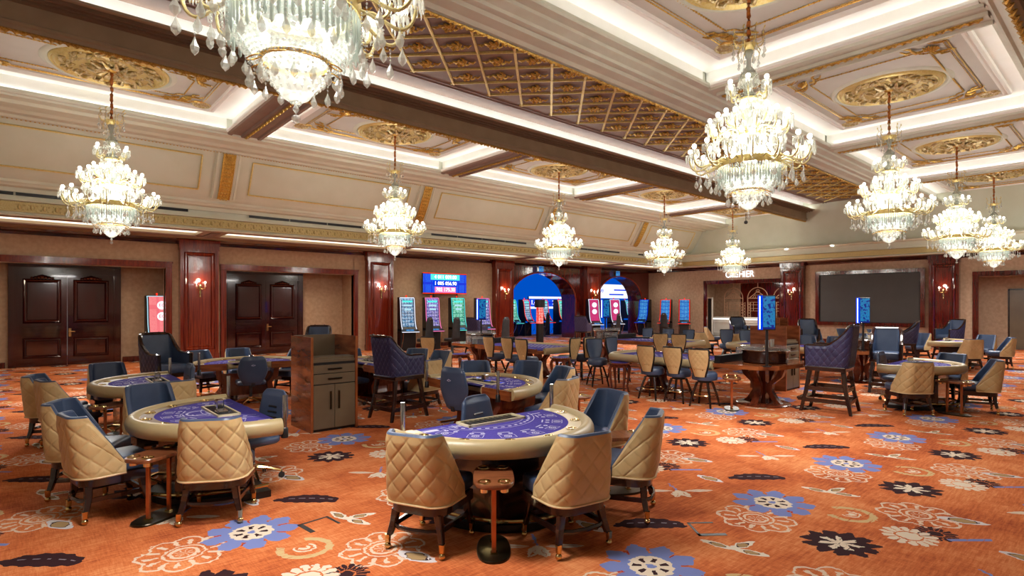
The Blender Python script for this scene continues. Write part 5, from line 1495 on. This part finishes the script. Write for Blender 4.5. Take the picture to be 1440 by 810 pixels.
    for k in range(18):
        a = 2 * PI * k / 18; crystal_drop(b, .44 * math.cos(a), .44 * math.sin(a), Z(4.02), 1.0, 2); crystal_drop(b, .22 * math.cos(a), .22 * math.sin(a), Z(4.34), .9, 2); crystal_drop(b, .12 * math.cos(a), .12 * math.sin(a), Z(4.80), .8, 2); crystal_drop(b, .3 * math.cos(a), .3 * math.sin(a), Z(4.03), 1.0, 3); crystal_drop(b, .17 * math.cos(a), .17 * math.sin(a), Z(4.48), .9, 2); crystal_drop(b, .2 * math.cos(a), .2 * math.sin(a), Z(3.92), 1.0, 2)
    obj('bead_swags', b, 'crystal', r, kind='stuff')
    return r
CL = {(0, 0): 'largest crystal chandelier, cut off by the top edge, hanging over the nearest tables', (1, 0): 'second largest crystal chandelier, tall gilt arms, right of centre under the lattice band',
    (2, 0): 'crystal chandelier at right in front of the far upper wall, third in the right row', (3, 0): 'crystal chandelier at far right overlapping its neighbour, nearer one',
    (4, 0): 'crystal chandelier at far right edge, smallest and lowest of the overlapping pair', (0, 1): 'crystal chandelier at far left above the first double doors',
    (1, 1): 'crystal chandelier left of centre, hanging before the second mahogany pilaster', (2, 1): 'crystal chandelier in the centre, above the first blue arch',
    (3, 1): 'small crystal chandelier right of centre, before the far corner', (4, 1): 'smallest crystal chandelier, just above the CASHIER sign'}
for (i, j), lab in CL.items():
    place('chandelier', chandelier, lab, 'chandelier', (CHX[i], CHY[j], ZB), i * 7 + j * 11, 'crystal chandeliers')
# ================================================================== SLOT MACHINES
def slot_machine(scr, edge):
    bars = scr in ('scr1', 'scr2', 'scr3')
    """curved-screen slot machine; front faces -y"""
    r = thing('slot_machine', '', 'slot machine')
    F = [(.16, 2.0), (.10, 1.9), (.05, 1.6), (.03, 1.35), (-.02, 1.12), (-.12, .92), (-.22, .82)]    # (y, z) screen curve
    w_ = .28
    b = MB(); b.grid([[(-w_, y + .03, z), (w_, y + .03, z)] for y, z in F]); 
    b.grid([[(-w_ - .02, y + .02, z), (-w_ - .02, .42, z)] for y, z in F]); b.grid([[(w_ + .02, y + .02, z), (w_ + .02, .42, z)] for y, z in F])
    b.box(-w_ - .02, .16, 1.98, w_ + .02, .42, 2.02); b.box(-w_ - .02, .40, .0, w_ + .02, .44, 2.0)
    obj('cabinet_shell', b, 'black', r)
    b = MB(); b.cbox(-.30, -.05, 0, .30, .42, .72, .02); obj('base', b, 'black', r)
    n = len(F)
    obj('screen', MB().grid([[(-w_ + .05, y, z), (w_ - .05, y, z)] for y, z in F[:n - 1]] + [[(-w_ + .05, -.115, .91), (w_ - .05, -.115, .91)]]), scr, r, True)
    for k in range(3 if bars else 0):
        ww = .19 - .03 * k; z = 1.86 - .15 * k; y = .085 - .025 * k
        obj('number_bar', MB().box(-ww, y - .02, z - .035, ww, y - .01, z + .035), 'cyanglow' if k else 'tealglow', r)
    b = MB()
    for s in (-1, 1): b.tube([(s * (w_ - .01), y - .01, z) for y, z in F], .013, 5)
    b.tube([(-w_ + .01, F[0][0], 2.0), (w_ - .01, F[0][0], 2.0)], .013, 5); obj('edge_light', b, edge, r, True)
    b = MB(); b.add([(-.30, -.20, .83), (.30, -.20, .83), (.33, -.42, .74), (-.33, -.42, .74), (-.30, -.20, .75), (.30, -.20, .75), (.33, -.42, .70), (-.33, -.42, .70)], [(0, 3, 2, 1), (4, 5, 6, 7), (0, 1, 5, 4), (1, 2, 6, 5), (2, 3, 7, 6), (3, 0, 4, 7)])
    dk = obj('button_deck', b, 'black', r)
    b = MB(); b.tube([(-.33, -.42, .72), (.33, -.42, .72)], .012, 5); obj('deck_light', b, edge, dk, True)
    b = MB(); b.add([(-.14, -.25, .813), (.14, -.25, .813), (.15, -.38, .76), (-.15, -.38, .76)], [(0, 3, 2, 1)]); obj('deck_screen', b, 'scr4', dk)
    b = MB()
    for s in (-.27, .27): b.tube([(s, -.38, .7), (s * .95, -.30, .45), (s, -.1, .12)], .012, 5)
    obj('leg_strut', b, 'chrome', r, True)
    b = MB().cyl(.02, 2.02, 2.06, 8, 0, .25); b.cyl(.028, 2.06, 2.10, 8, 0, .25); obj('candle_lamp', b, 'redglow', r)
    return r
def slot_chair():
    """black high-back slot chair, faces +y"""
    r = thing('slot_chair', '', 'chair')
    obj('floor_plate', MB().cbox(-.22, -.25, 0, .22, .25, .02, .008), 'carbon', r)
    obj('column', MB().lathe([(.07, .02), (.05, .1), (.05, .42)], 12), 'carbon', r, True)
    obj('seat', cushion(.44, .42, .44, .55, -.18, .08), 'slotseat', r, 50)
    g = []
    for k in range(15):
        t = k / 14; z = .50 + .80 * t; hw = .20 * (1 - .25 * t - .5 * max(0, t - .85) / .15 * .6); y = -.20 - .05 * t
        g.append([(hw * math.cos(a), y + .045 * math.sin(a) * (1 if k not in (0, 14) else .3), z) for a in [2 * PI * i / 16 for i in range(16)]])
    obj('backrest', MB().rings(g), 'slotseat', r, 60)
    obj('back_emblem', MB().cbox(-.04, -.305, 1.20, .04, -.295, 1.24, .004), 'chrome', r)
    b = MB(); b.tube([(-.16, .05, .15), (-.16, .3, .15), (.16, .3, .15), (.16, .05, .15)], .014, 6); obj('foot_bar', b, 'chrome', r, True)
    return r
SL = [('scr1', 'whiteglow', 11.02, 18.5, -16, 'slot machine with blue-white screen beside the second pilaster, first of four under the wall display'),
    ('scr2', 'pinkglow', 12.14, 18.5, -16, 'slot machine with violet symbols and pink edge, second of four under the wall display'),
    ('scr3', 'tealglow', 13.38, 18.5, -16, 'slot machine with green screen, third of four under the wall display'),
    ('scr2', 'pinkglow', 14.70, 18.5, -16, 'slot machine partly behind the small blue display, fourth of four'),
    ('scr5', 'whiteglow', 22.03, 18.7, -26, 'slot machine with pink screen and pale emblems, standing before the arch pier'),
    ('scr5', 'whiteglow', 23.75, 18.7, -26, 'slot machine with pink screen at the mouth of the second arch'),
    ('scr3', 'tealglow', 20.2, 22.8, 10, 'slot machine with teal screen, leftmost inside the first arch'),
    ('scr1', 'redglow', 21.2, 22.8, 10, 'slot machine half hidden by the red column inside the first arch'),
    ('scr1', 'redglow', 22.45, 22.6, 10, 'slot machine with colourful screen in the middle of the first arch'),
    ('scr3', 'redglow', 23.75, 22.6, 10, 'slot machine with green screen, rightmost inside the first arch'),
    ('scr2', 'tealglow', 30.3, 22.8, 20, 'slot machine seen narrowly at right inside the second arch'),
    ('scr4', 'bluebox', 26.6, 19.0, -82, 'slot machine with blue screen beside the second arch, leftmost of the far three'),
    ('scr4', 'redglow', 26.9, 17.75, -70, 'slot machine with dark blue screen, middle of the far three'),
    ('scr4', 'redglow', 26.9, 16.55, -60, 'slot machine with bright red outline, rightmost of the far three'),
    ('scr6', 'cyanglow', 3.2, 20.12, 0, 'red-screened slot machine half hidden behind the first wall opening')]
for s, e, x, y, rz, lab in SL:
    m_ = place('slot_' + s + e, lambda: slot_machine(s, e), lab, 'slot machine', (x, y, 0), rz, 'curved-screen slot machines')
    if s in ('scr5', 'scr6'):     # round pale emblems, illegible letters
        for k, zz in enumerate((1.72, 1.38)):
            cx_ = 0 if s == 'scr5' else .1
            em_ = MB(); em_.lathe([(.001, 0), (.13, 0), (.13, .006), (.001, .006)], 24)
            yy = .03 if k == 0 else .01
            o = obj('screen_emblem', em_, 'whiteglow', m_); o.location = (cx_, yy - .02, zz); o.rotation_euler = (PI / 2, 0, 0)
            if s == 'scr6': text_obj('emblem_letters', 'EC', .14, 'redglow', (cx_, yy - .035, zz), (PI / 2, 0, 0), m_)
            else:
                q = MB(); q.tube([(cx_ - .03, yy - .03, zz + .05), (cx_ - .05, yy - .03, zz), (cx_, yy - .03, zz - .01), (cx_ + .05, yy - .03, zz - .02), (cx_, yy - .03, zz - .07)], .01, 4); obj('emblem_letters', q, 'pinkglow', m_)
for x, y, rz, lab in [(10.7, 16.8, 10, 'black high-backed slot chair before the first slot machines'), (11.5, 16.3, 5, 'black high-backed slot chair before the green slot machine'),
    (12.95, 15.3, 0, 'black high-backed slot chair half hidden right of the small blue display'),
    (22.0, 17.4, 5, 'black high-backed slot chair before the first pink slot machine'), (21.4, 21.7, 10, 'black slot chair just behind the red column display in the first arch'),
    (23.3, 21.6, 10, 'dark slot chair inside the first arch before the green machine'), (25.6, 16.9, -70, 'black slot chair between the middle and right far slot machines')]:
    place('slot_chair', slot_chair, lab, 'chair', (x, y, 0), rz, 'black slot chairs')
# small emblem-marked red column display
r = thing('column_display', 'red glowing column display with black cap in the first arch', 'display', (16.4, 16.9, 0))
obj('pillar', MB().cyl(.16, 0, .95, 20), 'black', r, True); obj('lit_column', MB().cyl(.15, .95, 1.62, 20), 'redticket', r, True); obj('cap', MB().cyl(.22, 1.62, 1.95, 20), 'black', r, True)
# ================================================================== WALL DISPLAYS, SIGNS
def wall_tv(name, lab, x0, x1, z0, z1, y, lines, group=None):
    r = thing(name, lab, 'display', ((x0 + x1) / 2, y, (z0 + z1) / 2))
    w_, h_ = (x1 - x0) / 2, (z1 - z0) / 2
    obj('housing', MB().cbox(-w_, 0, -h_, w_, .08, h_, .01), 'black', r)
    obj('screen', MB().box(-w_ + .02, -.006, -h_ + .03, w_ - .02, 0, h_ - .03), 'tvblue', r)
    b = MB(); b.tube([(-w_, -.01, h_), (w_, -.01, h_)], .014, 5); b.tube([(-w_, -.01, -h_), (w_, -.01, -h_)], .014, 5); obj('red_edge', b, 'redglow', r)
    b = MB(); [obj('bracket', MB().box(q * w_ - .03, .0, -h_ - .4, q * w_ + .03, .05, -h_), 'black', r) for q in (-.5, .55)]
    for k, (txt, zz, ww, mt) in enumerate(lines):
        p = MB(); p.cbox(-ww, -.02, zz - .12, ww, -.007, zz + .12, .01); obj('number_panel', p, mt, r)
        text_obj('numbers', txt, .21, 'sign', (0, -.03, zz), (PI / 2, 0, 0), r)
    return r
wall_tv('wall_display', 'wide blue wall display with three rows of numbers above the four slot machines', 12.14, 14.33, 2.2, 3.02, 19.25,
    [('4 011 009.00', .26, .72, 'tealglow'), ('1 005 056.90', -.0, .60, 'bluebox'), ('702 175.30', -.26, .52, 'pinkglow')])
for nm, lab, x0, x1, z0, z1, t in (('jackpot_banner', 'long white-blue jackpot banner with numbers inside the first arch', 21.75, 24.6, 1.5, 2.2, (('1.488', -.9), ('2.488', .85))), ('jackpot_banner', 'bright white jackpot banner inside the second arch', 27.2, 31.2, 2.15, 3.05, (('2.99', -1.2),))):
    r = thing(nm, lab, 'display', ((x0 + x1) / 2, 23.3, (z0 + z1) / 2), 0, 'jackpot banners')
    w_, h_ = (x1 - x0) / 2, (z1 - z0) / 2
    obj('housing', MB().box(-w_, 0, -h_, w_, .1, h_), 'black', r)
    obj('screen', MB().box(-w_, -.01, -h_ + .08, w_, 0, h_ - .08), 'tvblue' if len(t) == 2 else 'whiteglow', r)
    b = MB(); b.box(-w_, -.02, h_ - .12, w_, 0, h_); b.box(-w_, -.02, -h_, w_, 0, -h_ + .12); obj('bright_band', b, 'whiteglow', r)
    for s, xx in t: text_obj('numbers', s, .36, 'sign' if len(t) == 2 else 'bluebox', (xx, -.03, 0), (PI / 2, 0, 0), r)
    if len(t) == 1:
        b = MB(); b.box(.2, -.02, .05, 1.7, -.01, .14); b.box(-.3, -.02, -.25, 1.2, -.01, -.16); obj('blue_band', b, 'bluebox', r)
for x in (18.97, 24.9):
    r = thing('exit_sign', 'small cyan lit sign above the %s arch' % ('first' if x < 20 else 'second'), 'sign', (x, 19.45, 3.32), 0, 'small lit signs')
    obj('lit_box', MB().cbox(-.12, -.05, 0, .12, .05, .26, .01), 'cyanglow' if 0 else 'scr4', r); obj('hanger', MB().cyl(.012, .26, .44, 6), 'black', r)
# big dark LED wall
r = thing('led_wall', 'huge dark grey LED screen in polished mahogany frame on the far wall', 'screen', (XF - .05, 8.22, .80), -90)
obj('screen_panel', MB().box(-1.93, -.01, .17, 1.93, .03, 2.28), 'screenoff', r)
b = MB(); w_, h_ = 2.11, 2.46
for (x0, z0, x1, z1) in ((-w_, 0, w_, .15), (-w_, h_ - .15, w_, h_), (-w_, .15, -w_ + .15, h_ - .15), (w_ - .15, .15, w_, h_ - .15)): b.box(x0, -.09, z0, x1, .03, z1)
for (x0, z0, x1, z1) in ((-w_ + .04, .04, w_ - .04, .07), (-w_ + .04, h_ - .07, w_ - .04, h_ - .04)): b.box(x0, -.11, z0, x1, -.08, z1)
obj('frame', b, 'darkwood', r)
b = MB(); w_ = 1.97
for (x0, z0, x1, z1) in ((-w_, .14, w_, .18), (-w_, 2.27, w_, 2.31), (-w_, .17, -w_ + .04, 2.28), (w_ - .04, .17, w_, 2.28)): b.box(x0, -.03, z0, x1, .02, z1)
obj('inner_bezel', b, 'black', r)
t = text_obj('cashier_sign', 'CASHIER', .46, 'sign', (XF - .06, 14.05, 3.30), (PI / 2, 0, -PI / 2)); 
t.scale = (.86, 1, 1)
tag(t, 'white lit capital letters reading CASHIER on the far wall', 'sign')
# ---- sconces
def sconce():
    r = thing('wall_sconce', '', 'wall lamp')
    obj('backplate', MB().lathe([(.0005, -.30), (.025, -.26), (.012, -.2), (.035, -.12), (.015, -.05), (.05, .03), (.03, .1), (.001, .14)][::1], 10, 0, -.02), 'brass', r, True)
    for s in (-1, 1):
        a = obj('arm', MB().tube([(0, -.03, .0), (s * .05, -.09, -.03), (s * .11, -.11, .0), (s * .12, -.11, .05)], .010, 6), 'brass', r, True)
        b = MB().lathe([(.03, .05), (.034, .06), (.014, .065), (.012, .14)], 10, s * .12, -.11); obj('candle', b, 'stone', a, True)
        obj('lamp', MB().sphere(.028, (s * .12, -.11, .175), 8, 6, 1.3), 'bulb', a, True)
    return r
for k, x in enumerate((4.19, 10.38, 16.61, 22.83)):
    place('sconce', sconce, 'brass two-candle sconce on the %s mahogany pilaster of the long wall' % ('first', 'second', 'third', 'fourth')[k], 'wall lamp', (x, 19.39, 2.25), 0, 'brass wall sconces')
    light('sconce_light', 'POINT', (x, 19.2, 2.5), 6, (1, .8, .55), .06)
for k, y in enumerate((11.34, 5.46)):
    place('sconce', sconce, 'brass two-candle sconce on the pilaster %s of the big screen' % ('left', 'right')[k], 'wall lamp', (XF - .28, y, 2.25), -90, 'brass wall sconces')
    light('sconce_light', 'POINT', (XF - .5, y, 2.5), 6, (1, .8, .55), .06)
# ---- cashier counter and fretwork screens
r = thing('cashier_counter', 'long white lit counter under the CASHIER sign', 'counter', (29.7, 14.1, 0), -90)
obj('counter_body', MB().box(-2.6, 0, 0, 2.2, .5, .92), 'stone', r)
obj('counter_top', MB().cbox(-2.65, -.06, .98, 2.25, .55, 1.04, .01), 'stone', r)
obj('light_strip', MB().box(-2.6, -.02, .90, 2.2, .0, .98), 'counterglow', r)
b = MB()
for x in (-2.3, -.9, .5): panel_moulding(b, x, .15, x + 1.2, .78, 0.0, .05, .03)
obj('front_moulding', b, 'stone', r)
for k, (yc, hw) in enumerate(((15.99, .56), (14.56, .58), (13.1, .58))):
    r = thing('fretwork_screen', 'beige arched fretwork screen behind the cashier counter, %s of three' % ('left', 'middle', 'right')[k], 'screen', (31.2, yc, 1.0), -90, 'fretwork screens')
    b = MB(); b.tube([(-hw, 0, 0), (-hw, 0, 1.1)] + [(-hw * math.cos(t), 0, 1.1 + .6 * math.sin(t)) for t in [PI * i / 16 for i in range(17)]] + [(hw, 0, 0)], .022, 5); b.tube([(0, 0, 1.7), (0, 0, 2.2)], .02, 5); b.tube([(-hw, 0, 1.1), (hw, 0, 1.1)], .02, 5)
    obj('arch_frame', b, 'fret', r)
    b = MB(); b.tube([(-hw * .8, 0, 1.12), (0, 0, 1.5), (hw * .8, 0, 1.12)], .02, 5); b.tube([(.1 * math.cos(t), 0, 1.5 + .08 * math.sin(t)) for t in [2 * PI * i / 10 for i in range(10)]], .016, 4, closed=True)
    for s in (-.5, -.25, 0, .25, .5): b.bar((s * hw, 0, 1.12), (s * hw * .5, 0, 1.32), .015, .015, up=(0, 1, 0))
    obj('pediment', b, 'fret', r)
    b = MB()
    for (xa, xb) in ((-hw, -hw + .17), (hw - .2, hw + .14)):
        for i in range(5):
            z0 = .0 + i * .17
            b.bar((xa, 0, z0), (xb, 0, z0 + .17), .018, .018, up=(0, 1, 0)); b.bar((xb, 0, z0), (xa, 0, z0 + .17), .018, .018, up=(0, 1, 0))
        b.bar((xa, 0, 0), (xa, 0, .87), .02, .02, up=(0, 1, 0)); b.bar((xb, 0, 0), (xb, 0, .87), .02, .02, up=(0, 1, 0))
    for z in (.87, .72, .52, .38): b.bar((-hw, 0, z), (hw, 0, z), .018, .018, up=(0, 1, 0))
    for x in (-hw + .33, hw - .35): b.bar((x, 0, .38), (x, 0, .87), .018, .018, up=(0, 1, 0))
    obj('lattice', b, 'fret', r)
r = thing('cashier_side_door', 'grey side door in pale frame left of the cashier counter', 'door', (29.3, 16.6, 0), -90)
obj('door_frame', MB().box(-.5, -.04, 0, -.44, .04, 2.1).box(.3, -.04, 0, .36, .04, 2.1).box(-.5, -.04, 2.08, .36, .04, 2.14), 'stone', r); obj('door_leaf', MB().box(-.44, -.0, 0, .3, .03, 2.08), 'carbon', r)
# ================================================================== SMALL THINGS
def tumbler():
    r = thing('glass_tumbler', '', 'glass')
    obj('glass', MB().lathe([(.028, 0), (.036, .13), (.034, .13), (.026, .008), (.001, .006)], 14), 'crystal', r, True)
    return r
for x, y, z, lab in ((9.45, 4.25, 1.02, 'glass tumbler on the nearest roulette wheel guard, left of two'), (9.75, 4.30, 1.02, 'slim glass on the nearest roulette wheel guard, right of two'), (9.30, 11.75, .74, 'glass tumbler on the centre roulette table')):
    place('tumbler', tumbler, lab, 'glass', (x, y, z), 0, 'glass tumblers')
def cards():
    r = thing('card_pile', '', 'playing cards')
    for k in range(3):
        o = obj('card', MB().box(-.032, -.045, .0012 * k, .032, .045, .0012 * k + .001), 'stone' if k < 2 else 'bluebox', r); o.rotation_euler = (0, 0, .3 * k)
    return r
for x, y, a, lab in ((4.62, 5.75, 20, 'pile of blue and white cards on the middle table, left one'), (4.62, 5.48, 60, 'spread of white cards on the middle table, right one')):
    place('cards', cards, lab, 'playing cards', (x, y, .745), a, 'cards on the middle table')
r = thing('dome_camera', 'small dark dome camera hanging from the far left coffer', 'camera', (26.6, 13.0, 5.75))
obj('dome', MB().sphere(.09, (0, 0, 0), 12, 8), 'carbon', r, True); obj('stem', MB().cyl(.015, .07, .42, 8), 'carbon', r)
